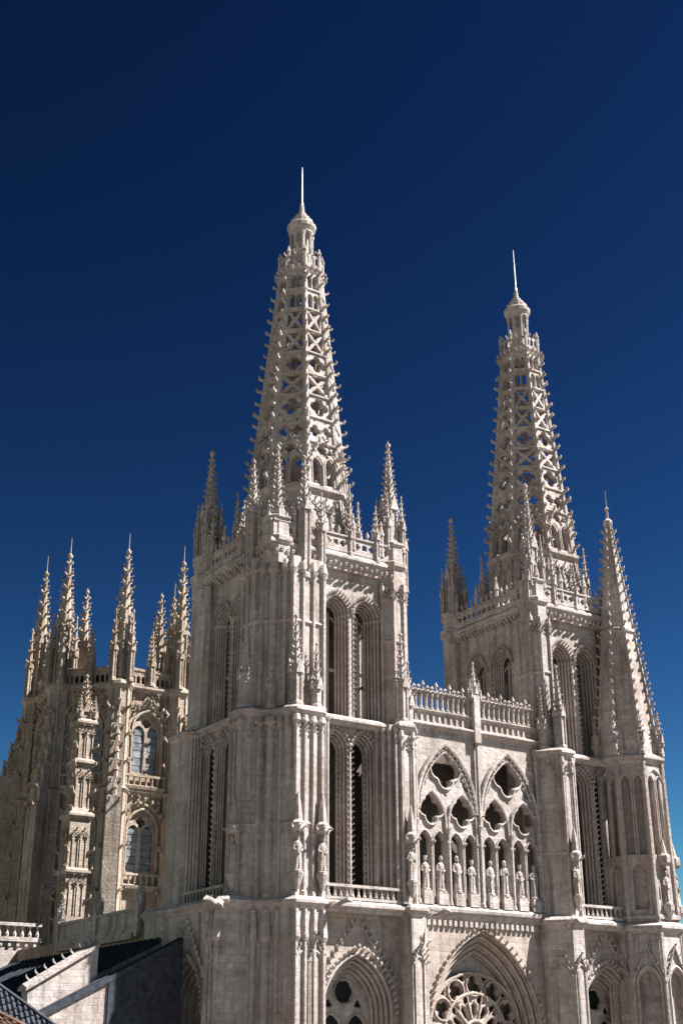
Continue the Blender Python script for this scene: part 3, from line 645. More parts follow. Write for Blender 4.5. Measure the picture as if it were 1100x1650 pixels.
    cap = MB(); cap.lathe([(.85, 76.7), (1.02, 76.85), (1.02, 77.0), (1.22, 77.35), (1.26, 77.65), (1.12, 77.8), (1.0, 77.82), (.98, 78.2), (.72, 78.3), (.7, 78.6), (.46, 78.7), (.42, 79.0), (.25, 79.1), (.2, 79.8), (.12, 79.9)], 16)
    obj('cap', cap, CARVED, tw)
    rod = MB(); top = 84.0 if not turret else 84.6
    rod.lathe([(.13, 79.7), (.16, 80.0), (.1, 80.3), (.07, 82.2), (.025, top)], 8); obj('finial_rod', rod, IRON, tw)
PANEL = []
north = thing('cathedral_tower', 'pale stone cathedral tower with open spire, standing beside the crossing lantern', 'tower', (0, 0, 0), 'twin towers of the cathedral front')
tower(north, False, False)
south = thing('cathedral_tower', 'pale stone cathedral tower with open spire, flanked by an octagonal stair turret', 'tower', (S, 0, 0), 'twin towers of the cathedral front')
tower(south, True, True)
for i, (x, y, rz, lb) in enumerate(((-4.47, -7.5, 0, 'robed stone statue on the tower corner beside the lantern, sunlit side, outer niche'),
                                    (-2.58, -7.5, 0, 'robed stone statue on the tower corner beside the lantern, sunlit side, next to lancets'),
                                    (-7.5, -4.45, -pi/2, 'robed stone statue in the shaded flank niche of the tower by the lantern'),
                                    (4.62, -7.5, 0, 'robed stone statue on the slim buttress between lancets and gallery'),
                                    (S-4.62, -7.5, 0, 'robed stone statue on the slim buttress of the tower with the stair turret'))):
    statue(x, y, 22.6, rz, lb, i, 'statues on the towers')
    nz = Vector((sin(rz), -cos(rz), 0)); q = Vector((x, y, 0))
    par = north if x < 10 else south; mb = MB(); c = q-Vector((par.location.x, 0, 0))
    mb.lathe([(.12, 21.6), (.34, 22.3), (.42, 22.6)], 8, c.x, c.y)
    obj('niche_corbel', mb, CARVED, par)
    mb = MB(); mb.lathe([(.44, 25.15), (.5, 25.3), (.5, 25.7), (.3, 25.9), (.22, 26.8), (.05, 27.7)], 8, c.x, c.y)
    for k in range(8): a = pi/8+k*pi/4; mb.crocket((c.x+.45*cos(a), c.y+.45*sin(a), 25.4), (cos(a), sin(a), 0), sz=.25)
    obj('niche_canopy', mb, CARVED, par)

# ------------------------------------------------------------------ stair turret of the second tower
TX, TY = 2.9, -6.5
mb = MB(); mb.lathe([(2.6, 0), (2.5, zA-.4), (2.32, zA-.35), (2.2, zB)], 8, TX, TY)
tur = obj('stair_turret', mb, STONE, south)
for k in range(8):
    a = k*pi/4; hw = 2.7*sin(pi/8)+.03; Td = slanted((TX+2.7*C8*cos(a), TY+2.7*C8*sin(a), 27.2), (cos(a), sin(a)), math.atan(.15*C8/(zB-zA)))
    obj('lancet_panel', tplate(Td, [rect(-hw-.06, hw, -6.5, 6.2)]+[arch(u, .34, -1.2, 4.3, 1.5) for u in (-.48, .48)]+[arch(0, .5, -5.2, -2.6, 1.5)], .45, 0, .04), STONE, tur)
    hw = 3.05*sin(pi/8)+.06; Td = slanted((TX+3.05*C8*cos(a), TY+3.05*C8*sin(a), 10), (cos(a), sin(a)), math.atan(.15*C8/20))
    obj('lancet_panel', tplate(Td, [rect(-hw-.06, hw, -10, zA-.45-10), arch(0, .75, -5, 6.6, 1.5)], .5, 0, .04), STONE, tur)
for z, r in ((zA-.75, 2.98), (zB-.45, 2.62)):
    mo = MB(); mo.lathe([(r, z), (r+.1, z+.2), (r+.32, z+.36), (r+.32, z+.55), (r-.1, z+.85)], 8, TX, TY); obj('string_course', mo, CARVED, tur)
mo = MB(); mo.lathe([(2.68, zA+.25), (3.0, zA+.3), (3.0, zA+.5), (2.64, zA+.8)], 8, TX, TY)
obj('string_course', mo, CARVED, tur)
orn = MB()
for k in range(8):
    a = k*pi/4; t1 = math.atan(.15*C8/(zB-zA))
    Td = slanted((TX+2.7*C8*cos(a), TY+2.7*C8*sin(a), 27.2), (cos(a), sin(a)), t1)
    for u in (-.48, .48): blind_lancet(orn, Td, u, .39, -1.2, 4.95, .08, False)
    blind_lancet(orn, Td, 0, .92, -5, 5.6, .11, False)
    Td = frame((TX+3.03*C8*cos(a), TY+3.03*C8*sin(a), 0), (cos(a), sin(a)))
    blind_lancet(orn, Td, 0, .85, 4, 18.2, .13)
obj('carved_panelling', orn, CARVED, tur, kind='stuff')
for k in range(8):
    a = pi/8+k*pi/4; sh = MB(); c, s_ = cos(a), sin(a)
    sh.path([(TX+3.09*c, TY+3.09*s_, 0), (TX+2.96*c, TY+2.96*s_, zA-.7)], .2, 6)
    sh.path([(TX+2.79*c, TY+2.79*s_, zA+.1), (TX+2.64*c, TY+2.64*s_, zB-.3)], .19, 6); obj('shaft', sh, CARVED, tur)
sp0, sp1 = zB+.3, 56.0
tR = lambda z: 2.55*(1-((z-sp0)/(sp1-sp0)))**1.0+.05
mb = MB(); mb.lathe([(2.55, sp0-.25), (tR(44), 44), (tR(44)+.12, 44.1), (tR(44)+.12, 44.35), (tR(44.5), 44.5), (tR(53.8), 53.8), (.42, 54.1), (.42, 54.3), (.14, 54.6), (.1, 55.3), (.24, 55.45), (.05, 55.7), (.02, 57.2)], 8, TX, TY)
tsp = obj('spirelet', mb, STONE, tur)
for k in range(8):
    a = pi/8+k*pi/4
    rb = MB(); rb.path([(TX+2.55*cos(a), TY+2.55*sin(a), sp0), (TX+tR(54)*cos(a), TY+tR(54)*sin(a), 54)], [.16, .07], 5)
    for i in range(23):
        z = sp0+.7+i*.86; r = tR(z)+.05
        rb.crocket((TX+r*cos(a), TY+r*sin(a), z), (cos(a), sin(a), 0), sz=.46-.008*i)
    obj('crocketed_rib', rb, CARVED, tsp) if False else obj('crocketed_rib', rb, CARVED, tur)
    mb = MB(); pinnacle(mb, TX+2.7*cos(a), TY+2.7*sin(a), zB+.2, 35.2, 37.2, .22, 8, .2); obj('small_pinnacle', mb, CARVED, tur)
for a, lb in ((-pi/2+pi/4*0, 'robed stone statue on the stair turret front, facing the square'), (-pi/4, 'robed stone statue on the stair turret, round the corner towards the sun')):
    c = Vector((S+TX+2.9*C8*cos(a), TY+2.9*C8*sin(a), 0)); statue(c.x, c.y, 22.3, a+pi/2, lb, 4 if a < -1 else 2, 'statues on the towers', 1.1)
    mb = MB(); q = (c.x-S, c.y)
    mb.lathe([(.4, 25.2), (.52, 25.4), (.52, 25.9), (.3, 26.1), (.05, 27.2)], 8, *q); obj('niche_canopy', mb, CARVED, tur)
    mb = MB(); mb.lathe([(.2, 21.4), (.45, 21.9), (.5, 22.3)], 8, *q); obj('niche_corbel', mb, CARVED, tur)

# ------------------------------------------------------------------ screen between the towers: rose arch, gallery of statues, pierced parapet
scr = thing('facade_screen', 'stone screen wall between the towers with rose window, statue gallery and pierced parapet', 'facade', (12.17, -5.6, 0))
T = frame((0, 0, 0), (0, -1)); XH = 6.2
ms = []
for k in range(4):
    ms.append(tplate(T, [rect(-XH, XH, 0, zA-.5), arch(0, 5.0-.32*k, 2.0, 13.0, 1.5, 14)], .42, -.4*k))
obj('arch_wall', join(ms, 'arch_wall'), WARM, scr)
mo = MB()
for k in range(4):
    mo.path([T @ Vector((a, b, -.4*k-.02)) for a, b in arc_line(0, 5.0-.32*k+.01, 13.0, 1.5, 16, 2.0)], .13, 6)
    mo.path([T @ Vector((a, b, -.4*k-.2)) for a, b in arc_line(0, 5.0-.32*k-.1, 13.0, 1.5, 16, 2.0)], .08, 5)
for a, b in arc_line(0, 5.12, 13.0, 1.5, 17): mo.crocket(T @ Vector((a, b, .0)), (0, -1, .2), sz=.32)
obj('archivolt', mo, WARMC, scr, kind='stuff')
# rose window
Trs = frame((0, 1.3, 0), (0, -1)); zr = 13.2; polys = [[(4.2*cos(t), zr+4.2*sin(t)) for t in [2*pi*i/64 for i in range(64)]]]
for i in range(12):
    a = pi/2+i*pi/6; polys.append(foil(3.28*cos(a), zr+3.28*sin(a), .38, .34, 3, a, 27))
    b = a+pi/12; polys.append(foil(2.38*cos(b), zr+2.38*sin(b), .16, .2, 3, b, 18))
    polys.append([(1.55*cos(a)+p*cos(a)-q*sin(a), zr+1.55*sin(a)+p*sin(a)+q*cos(a)) for p, q in ((-.6, 0), (-.1, -.2), (.4, -.22), (.62, 0), (.4, .22), (-.1, .2))])
    c_ = a+pi/12; polys.append([(3.83*cos(c_)+p*cos(c_)-q*sin(c_), zr+3.83*sin(c_)+p*sin(c_)+q*cos(c_)) for p, q in ((-.25, 0), (.12, -.3), (.12, .3))])
polys.append(foil(0, zr, .3, .28, 6, 0, 36))
me = plate_mesh(polys, .5, .06); me.transform(Trs); rose = obj('rose_tracery', me, WARMC, scr)
mo = MB()
for r in (4.1, 2.75, .95): mo.path([Trs @ Vector((r*cos(t), zr+r*sin(t), .05)) for t in [2*pi*i/40 for i in range(40)]], .11, 6, True)
for i in range(12):
    a = pi/2+i*pi/6
    for rr, dd in ((.72, 3.28),): mo.path([Trs @ Vector((dd*cos(a)+rr*cos(t), zr+dd*sin(a)+rr*sin(t), .06)) for t in [2*pi*j/16 for j in range(16)]], .07, 5, True)
    b = a+pi/12; mo.path([Trs @ Vector((.95*cos(b), zr+.95*sin(b), .05)), Trs @ Vector((2.75*cos(b), zr+2.75*sin(b), .05))], .07, 5)
obj('tracery_mouldings', mo, WARMC, rose, kind='stuff')
obj('rose_spandrel', tplate(frame((0, 1.62, 0), (0, -1)), [rect(-4.6, 4.6, 1.5, 20), [(4.12*cos(t), zr+4.12*sin(t)) for t in [2*pi*i/64 for i in range(64)]]], .4, 0), WARM, scr)
obj('window_glass', MB().box(-4.4, 4.4, 1.95, 2.01, 6, 18), VOID, scr)
# cornice with a row of dentils
mo = MB(); mo.rings([[(-XH, .1, z), (-XH, -d, z), (XH, -d, z), (XH, .1, z)] for z, d in ((zA-.5, .02), (zA-.3, .15), (zA+.1, .42), (zA+.3, .45), (zA+.5, .3), (zA+.55, .02))]); obj('string_course', mo, CARVED, scr)
for i in range(26):
    x = -XH+.35+i*(2*XH-.7)/25; obj('dentil', MB().box(x-.12, x+.12, -.2, .02, zA-.85, zA-.46), CARVED, scr)
# statue gallery
cx = 2.92; polys = [rect(-XH, XH, zA+.45, 33.9)]
for s in (-1, 1):
    c = s*cx; polys.append(foil(c, 31.0, .68, .6, 4, 0, 44))
    for q in (-1, 1):
        u = c+q*1.4; polys.append(foil(u, 28.15, .57, .49, 4, 0, 40))
        for e in (-1, 1): polys.append(arch(u+e*.66, .55, zA+.6, 25.75, 1.5, 6))
        polys.append([(c+q*1.72, 29.75), (c+q*2.1, 29.65), (c+q*1.55, 30.6)])
    polys.append([(c-.17, 29.12), (c+.17, 29.12), (c, 29.45)])
obj('gallery_wall', tplate(T, polys, .55, -.05, .05), CARVED, scr)
mo = MB()
for s in (-1, 1):
    c = s*cx
    for dw, r, ww in ((2.72, .17, .08), (2.42, .1, .02)): mo.path([T @ Vector((a, b, ww)) for a, b in arc_line(c, dw, 28.0, 2.1, 12)], r, 6)
    mo.path([T @ Vector((a, b, .03)) for a, b in foil(c, 31.0, .68, .71, 4, 0, 44)], .09, 5, True)
    for a, b in arc_line(c, 2.5, 28.0, 2.1, 13): mo.crocket(T @ Vector((a, b, 0)), (0, -1, 0), sz=.2)
    for q in (-1, 1):
        u = c+q*1.4
        mo.path([T @ Vector((a, b, .04)) for a, b in arc_line(u, 1.28, 27.2, 2.0, 8, zA+.6)], .12, 6)
        mo.path([T @ Vector((a, b, .03)) for a, b in foil(u, 28.15, .57, .59, 4, 0, 40)], .08, 5, True)
        for e in (-1, 1):
            mo.path([T @ Vector((a, b, .02)) for a, b in arc_line(u+e*.66, .6, 25.75, 1.5, 6, zA+.6)], .075, 5)
            for d_ in (-1, 1): mo.crocket(T @ Vector((u+e*.66+d_*.58, 25.75, .05)), (0, -1, 0), sz=.26)
obj('arch_mouldings', mo, CARVED, scr, kind='stuff')
for i, x in enumerate((-5.72, -cx, 0, cx, 5.72)):
    c = MB(); c.lathe([(.24, zA+.55), (.2, zA+.8), (.13, zA+.9), (.13, 26.9), (.22, 27.2), (.15, 27.3), (.12, 33.2), (.26, 33.5)] if x in (-5.72, 0, 5.72) else [(.22, zA+.55), (.12, zA+.9), (.12, 26.4), (.24, 26.8)], 8, x, -.16); obj('column', c, CARVED, scr)
obj('gallery_back_wall', MB().box(-XH, XH, 2.6, 3.0, zA, 33.8), VOID, scr)
obj('gallery_floor', MB().box(-XH, XH, .6, 3.0, zA-.4, zA+.3), VOID, scr)
names = ('nearest the slender lancet buttress', 'second from the lancet buttress', 'third from the lancet buttress', 'left of the central column', 'right of the central column', 'sixth from the lancet buttress',
         'second from the stair-turret tower', 'beside the stair-turret tower')
ordw = ('first', 'second', 'third', 'fourth', 'fifth', 'sixth', 'seventh', 'eighth')
k = 0
for s in (-1, 1):
    for q in (-1, 1):
        for e in (-1, 1):
            u = s*cx+q*1.4+e*.66
            pd = MB(); pd.box(u-.42, u+.42, -.38, .3, zA+.52, zA+1.25); pd.box(u-.36, u+.36, -.32, .25, zA+1.25, zA+1.42); obj('pedestal', pd, CARVED, scr)
            statue(12.17+u, -5.6-.02, zA+1.42, random.uniform(-.2, .2), 'gallery statue between the towers, %s from the lantern-side tower' % ordw[k], k, 'statues of the gallery', 1.02+.05*(k % 3)); k += 1
# parapet: blind lower tier, open upper tier, finials
for z, h, d in ((33.85, .45, .36), (35.1, .2, .15), (36.5, .2, .16)):
    mo = MB(); mo.rings([[(-XH, .35, z+h*f), (-XH, -d*e, z+h*f), (XH, -d*e, z+h*f), (XH, .35, z+h*f)] for f, e in ((0, .05), (.35, .6), (.5, 1), (.75, 1), (1, .3))]); obj('string_course', mo, CARVED, scr)
polys = [rect(-XH, XH, 34.25, 35.2)]
for i in range(22):
    u = -XH+.5+i*(2*XH-1)/21; polys.append(arch(u, .17, 34.4, 34.8, 1.5, 4))
obj('parapet_panel', tplate(T, polys, .2, -.02), CARVED, scr); obj('parapet_backing', MB().box(-XH, XH, .16, .3, 34.2, 35.2), STONE, scr)
up_ = [rect(-XH, XH, 35.28, 36.55)]+[arch(-XH+.3+(i+.5)*(2*XH-.6)/24, .19, 35.4, 36.0, 1.4, 4) for i in range(24)]
obj('pierced_panel', tplate(T, up_, .12, -.1, .015), CARVED, scr)
for i in range(25):
    u = -XH+.3+i*(2*XH-.6)/24
    if abs(u) < .3: continue
    b = MB(); b.lathe([(.15, 35.25), (.15, 35.4), (.09, 35.5), (.09, 36.2), (.17, 36.4), (.17, 36.55)], 6, u, .05); obj('baluster', b, CARVED, scr)
cs = MB()
for i in range(30):
    u = -XH+.2+i*(2*XH-.4)/29; hgt = .8 if i % 3 == 0 else .45
    cs.lathe([(.09, 36.66), (.06, 36.66+hgt*.4), (.16, 36.66+hgt*.55), (.12, 36.66+hgt*.7), (.02, 36.66+hgt)], 5, u, .0)
    cs.crocket((u, -.05, 36.6), (0, -1, 0), sz=.22)
obj('cresting', cs, CARVED, scr, kind='stuff')
mb = MB(); mb.box(-.28, .28, -.42, .3, 33.3, 36.9); pinnacle(mb, 0, -.1, 36.8, 37.5, 39.6, .26, 8, .2)
for x in (-.42, .42): pinnacle(mb, x, -.2, 36.6, 37.2, 38.2, .14, 8, .12)
obj('central_pinnacle', mb, CARVED, scr)
# ------------------------------------------------------------------ gargoyles and spouts
def gargoyle(x, y, z, n, label):
    g = thing('gargoyle', label, 'gargoyle', (x, y, z), 'gargoyles'); T = frame((0, 0, 0), n)
    mb = MB(); mb.path([T @ Vector(p) for p in ((0, 0, -.3), (0, .02, .3), (0, .0, .7), (0, .16, 1.1), (0, .2, 1.45), (0, .06, 1.75))], [.2, .22, .16, .14, .17, .05], 7)
    mb.crocket(T @ Vector((.1, .3, 1.3)), T.to_3x3() @ Vector((.5, 0, -.5)), sz=.18); mb.crocket(T @ Vector((-.1, .3, 1.3)), T.to_3x3() @ Vector((-.5, 0, -.5)), sz=.18)
    for s in (-1, 1): mb.path([T @ Vector(p) for p in ((s*.15, 0, .5), (s*.3, -.15, .3), (s*.2, -.3, .1))], [.1, .08, .05], 5)
    obj('body', mb, CARVED, g)
gargoyle(-2.0, -7.6, 20.75, (.3, -1), 'stone gargoyle jutting from the tower corner below the lancet balcony')
gargoyle(6.0, -7.35, 20.6, (.5, -1), 'stone gargoyle jutting above the rose arch beside the slim buttress')
gargoyle(-8.5, -5.0, 20.7, (-1, -.4), 'stone gargoyle on the shaded tower corner facing the low roofs')
gargoyle(S-5.6, -7.3, 20.6, (-.3, -1), 'stone gargoyle by the rose arch on the stair-turret tower')

# ------------------------------------------------------------------ crossing lantern
LX, LY, LR = 12.17, 59.0, 9.3
lan = thing('lantern_tower', 'octagonal crossing lantern of tan stone crowned with many crocketed pinnacles', 'lantern', (LX, LY, 0))
lz = [24.0, 38.6, 50.0]
wm = []; gl = 0
for k in range(8):
    a = -pi/2-k*pi/4; ap = LR*C8; hw = LR*sin(pi/8); n = (cos(a), sin(a)); T = frame((ap*cos(a), ap*sin(a), 0), n)
    polys = [rect(-hw+.02, hw-.02, lz[0], lz[2])]+[arch(0, 1.75, 30.2, 34.6, 1.25, 7), arch(0, 1.75, 40.6, 45.4, 1.25, 7)]
    wall = obj('wall', tplate(T, polys, .8, 0), TAN, lan)
    if k in (0, 1, 2, 7):
        orn = MB()
        for zb, zs in ((30.2, 34.6), (40.6, 45.4)):
            tr = tplate(T, [arch(0, 1.76, zb, zs, 1.25, 7), arch(-.85, .68, zb+.2, zs-.3, 1.3), arch(.85, .68, zb+.2, zs-.3, 1.3), foil(0, zs+.95, .3, .27, 4, 0, 28)], .3, -.3, .04)
            wn = obj('window', tr, TANC, lan)
            for s in (-1, 1):
                for j in range(6):
                    z0 = zb+.2+j*(zs-zb+.2)/6; z1 = zb+.2+(j+1)*(zs-zb+.2)/6-.08
                    p = MB(); p.add([(s*.85-.6, z0, -.5), (s*.85+.6, z0, -.5), (s*.85+.6, z1, -.5+random.uniform(-.05, .05)), (s*.85-.6, z1, -.5)], [(0, 1, 2, 3)], T); obj('pane', p, GLASS, wn)
                br = MB(); br.add([(s*.85-.68, zb, -.62), (s*.85+.68, zb, -.62), (s*.85+.68, zs+1, -.62), (s*.85-.68, zs+1, -.62)], [(0, 1, 2, 3)], T); obj('lead_backing', br, LEAD, wn)
            for dw in (1.85, 2.3): orn.path([T @ Vector((u, z, .08)) for u, z in arc_line(0, dw, zs, 1.25, 10, zb)], .15, 6)
            g = [(-2.7, zs+1), (-1.2, zs+2.4), (0, zs+4.2), (1.2, zs+2.4), (2.7, zs+1)]; orn.path([T @ Vector((u, z, .15)) for u, z in g], .13, 5)
            for i in range(11):
                u, z = arc_line(0, 2.4, zs, 1.25, 5)[i]; orn.crocket(T @ Vector((u, z, .1)), T.to_3x3() @ Vector((u*.2, .3, 1)), sz=.6)
            for i in range(26): orn.crocket(T @ Vector((random.uniform(-2.9, 2.9), zs+2+random.uniform(0, 2.4), 0)), T.to_3x3() @ Vector((random.uniform(-.6, .6), .3, 1)), sz=random.uniform(.3, .55))
            for u in (-2.75, -3.05, 2.75, 3.05): orn.path([T @ Vector((u, zb-1, .1)), T @ Vector((u, zs+2.5, .1))], .13, 6)
            mo = MB(); mo.rings([[T @ Vector((u, z, wv if i in (1, 2) else -.1)) for i, u in enumerate((-3.0, -3.0, 3.0, 3.0))] for z, wv in ((zb-2.0, .05), (zb-1.7, .6), (zb-1.4, .7), (zb-1.2, .2))])
            for i in range(9): q = T @ Vector((-2.8+i*.7, 0, .45)); mo.lathe([(.14, zb-1.4), (.09, zb-1.0), (.15, zb-.4)], 6, q.x, q.y)
            mo.rings([[T @ Vector((u, z, wv)) for u, wv in ((-2.95, .3), (-2.95, .62), (2.95, .62), (2.95, .3))] for z in (zb-.4, zb-.15)])
            obj('balcony', mo, TANC, lan)
        obj('carved_ornament', orn, TANC, lan, kind='stuff')
for z, d in ((lz[1]-.3, .5), (lz[2]-.3, .7), (lz[0]+.8, .4), (lz[2]+1.7, .3)):
    r = LR; mo = MB(); mo.lathe([(r-.3, z-.3), (r+d*.4, z), (r+d, z+.3), (r+d, z+.55), (r-.4, z+.8)], 8); obj('string_course', mo, TANC, lan)
obj('roof', MB().lathe([(LR-.2, lz[2]), (LR-.6, lz[2]+.6), (6, 51.6), (.3, 54)], 8), LEAD, lan)
pp = []
for k in range(8):
    a = k*pi/4; T = frame((LR*C8*cos(a), LR*C8*sin(a), 0), (cos(a), sin(a))); hw = LR*sin(pi/8)
    pp.append(tplate(T, [rect(-hw, hw, lz[2]+.3, lz[2]+1.8)]+[arch(-2.7+i*.6, .2, lz[2]+.6, lz[2]+1.2, 1.4, 3) for i in range(10)], .3, .2))
obj('parapet', join(pp, 'parapet'), TANC, lan)
for k in range(8):
    a = pi/8+k*pi/4; c, s_ = cos(a), sin(a); x, y = LR*c, LR*s_
    b = MB(); b.lathe([(1.45, lz[0]-8), (1.4, lz[1]-.4), (1.7, lz[1]), (1.25, lz[1]+.4), (1.2, lz[2]-.6), (1.6, lz[2]), (1.5, lz[2]+.4), (1.1, lz[2]+.6)], 8, x, y)
    for q in range(8):
        t = pi/8+q*pi/4
        b.path([(x+1.42*cos(t), y+1.42*sin(t), lz[0]-6), (x+1.36*cos(t), y+1.36*sin(t), lz[1]-.4)], .14, 5); b.path([(x+1.22*cos(t), y+1.22*sin(t), lz[1]+.4), (x+1.18*cos(t), y+1.18*sin(t), lz[2]-.5)], .14, 5)
        for z in (28, 32.5, 36, 41.5, 44.5, 47.5):
            b.crocket((x+1.35*cos(t), y+1.35*sin(t), z+.3*(q % 2)), (cos(t), sin(t), .1), sz=.6)
    cb = obj('corner_turret', b, TANC, lan)
    p = MB(); pinnacle(p, x, y, lz[2]+.4, 57.5, 66.6, .85, 8, .6, 4, rows=11); p.lathe([(.06, 66.4), (.03, 68.2)], 5, x, y); obj('pinnacle', p, TANC, lan)
    for q in range(4):
        t = a+pi/4+q*pi/2; p = MB(); pinnacle(p, x+1.35*cos(t), y+1.35*sin(t), lz[2]+.3, 54.3, 58.8, .36, 8, .4, 4, rows=6); obj('small_pinnacle', p, TANC, lan)
for k in range(8):
    a = k*pi/4; x, y = (LR*C8+.2)*cos(a), (LR*C8+.2)*sin(a)
    p = MB(); pinnacle(p, x, y, lz[2]+.4, 53.2, 57.0, .4, 8, .4, rows=6); obj('small_pinnacle', p, TANC, lan)
    # inner ring of taller ones
    a += pi/8; p = MB(); pinnacle(p, (LR-3.2)*cos(a), (LR-3.2)*sin(a), lz[2], 56.0, 63.0, .65, 8, .55, 4, rows=9); obj('pinnacle', p, TANC, lan)

for k in range(8):                                     # stepped buttresses that spread outward below the cornice
    a = pi/8+k*pi/4; c, s_ = cos(a), sin(a); b = MB()
    for i in range(6):
        r1 = (13.6 if k != 4 else 11.9)-i*(.62 if k != 4 else .3); z0 = 16 if i == 0 else 35.2+i*2.05; z1 = 37.25+i*2.05; hw = .75
        q = [(r*c-e*s_, r*s_+e*c) for r, e in ((9, -hw+.004*i), (r1, -hw+.004*i), (r1, hw-.004*i), (9, hw-.004*i))]; b.prism(q, z0, z1)
        b.lathe([(.3, z1-.1), (.24, z1+.7), (.34, z1+.8), (.05, z1+1.7)], 6, (r1-.3)*c, (r1-.3)*s_)
        for e in (-1, 1): b.crocket((r1*c-e*s_*.5, r1*s_+e*c*.5, z1-.4), (c, s_, 0), sz=.5)
    obj('stepped_buttress', b, TANC, lan)

# ------------------------------------------------------------------ nave, aisle and low roofs at the foot of the flank
nav = thing('nave', 'tan stone nave flank with lead aisle roof between tower and lantern', 'church')
obj('clerestory_wall', MB().box(6.5, 18, 6.6, 50, 0, 22.5), TAN, nav)
mb = MB(); mb.rings([[(6.2, 6.6, 22.5), (18.2, 6.6, 22.5), (12.2, 6.6, 23.6)], [(6.2, 50, 22.5), (18.2, 50, 22.5), (12.2, 50, 23.6)]]); obj('roof', mb, LEAD, nav)
obj('aisle_wall', MB().box(-8.2, 6.4, 6.5, 46, 0, 20.2), TAN, nav)
mb = MB(); mb.rings([[(-7.6, 6.6, 20.2), (6.4, 6.6, 20.2), (6.4, 6.6, 21.0)], [(-7.6, 46, 20.2), (6.4, 46, 20.2), (6.4, 46, 21.0)]]); obj('aisle_roof', mb, LEAD, nav)
# parapet along the aisle
ap_ = thing('aisle_parapet', 'panelled stone parapet along the aisle roof, running back from the tower', 'parapet', (-8.3, 7, 20.2))
for i in range(2):
    y0, y1 = i*7.0+.25, i*7.0+6.75
    mb = MB(); mb.box(-.12, .12, y0, y1, 0, 1.15); obj('panel', mb, STONE, ap_)
    mb = MB(); mb.box(-.28, .25, y0, y1, 1.15, 1.38); obj('coping', mb, CARVED, ap_)
    mb = MB(); mb.box(-.25, .25, y0, y1, -.3, .0); mb.box(-.45, .2, y0, y1, -.75, -.3); obj('plinth', mb, STONE, ap_)
for i in range(3):
    mb = MB(); mb.box(-.3, .3, i*7.0-.25, i*7.0+.25, -.6, 1.6); pinnacle(mb, 0, i*7.0, 1.5, 2.2, 3.4, .25, 8, .18); obj('pier', mb, CARVED, ap_)
# tall pinnacled pier of a flying buttress
pr = thing('buttress_pier', 'tall sunlit buttress pier topped by a crocketed spirelet before the lantern', 'buttress', (-3.9, 30, 0))
mb = MB(); mb.rings([[(-r, -r, z), (r, -r, z), (r, r, z), (-r, r, z)] for r, z in ((.95, 0), (.95, 31.5), (.75, 32.4), (.75, 39.8))])
obj('shaft', mb, TANC, pr)
for z, r in ((26.5, .95), (31.3, .95), (36.0, .75), (39.6, .75)):
    mb = MB(); mb.rings([[(-r-d, -r-d-.05, z+h), (r+d, -r-d-.05, z+h), (r+d, r+d+.05, z+h), (-r-d, r+d+.05, z+h)] for h, d in ((0, .02), (.2, .22), (.4, .22), (.6, .02))]); obj('string_course', mb, TANC, pr)
mb = MB()
for zz, r in ((33.6, .77), (37.6, .77), (28.5, .97), (24.5, .97)):
    for nx, ny in ((0, -1), (-1, 0)):
        T = frame((nx*r, ny*r, 0), (nx, ny))
        for u in (-.36, .36): blind_lancet(mb, T, u, .26, zz-1.3, zz+1.4, .06)
    for q in range(4):
        a = pi/4+q*pi/2; mb.crocket((r*1.35*cos(a), r*1.35*sin(a), zz), (cos(a), sin(a), .2), sz=.55); mb.crocket((r*1.35*cos(a), r*1.35*sin(a), zz-1.6), (cos(a), sin(a), .2), sz=.5)
obj('carved_ornament', mb, TANC, pr, kind='stuff')
mb = MB(); pinnacle(mb, 0, 0, 39.8, 41.4, 44.6, .55, 8, .36); obj('spirelet', mb, TANC, pr)
for q in range(4):
    a = pi/4+q*pi/2; mb = MB(); pinnacle(mb, 1.0*cos(a), 1.0*sin(a), 39.8, 40.8, 42.4, .22, 8, .2); obj('small_pinnacle', mb, TANC, pr)
# sunlit balustrade facing the square
ba = thing('balustrade', 'sunlit stone balustrade on a low wall beside the chapel roofs', 'balustrade', (-12, 30, 0))
obj('wall', MB().box(-6, 5.6, 0, .8, 0, 21.0), STONE, ba)
obj('cornice', MB().box(-6, 5.7, -.25, .9, 20.9, 21.25), CARVED, ba); obj('rail', MB().box(-6, 5.7, -.12, .4, 22.15, 22.4), CARVED, ba)
for i in range(18):
    mb = MB(); mb.lathe([(.13, 21.25), (.16, 21.5), (.08, 21.7), (.08, 21.95), (.15, 22.15)], 6, -5.8+i*.66, .12); obj('baluster', mb, CARVED, ba)
for i in range(16): obj('dentil', MB().box(-5.9+i*.73, -5.65+i*.73, -.16, .0, 20.5, 20.88), CARVED, ba)
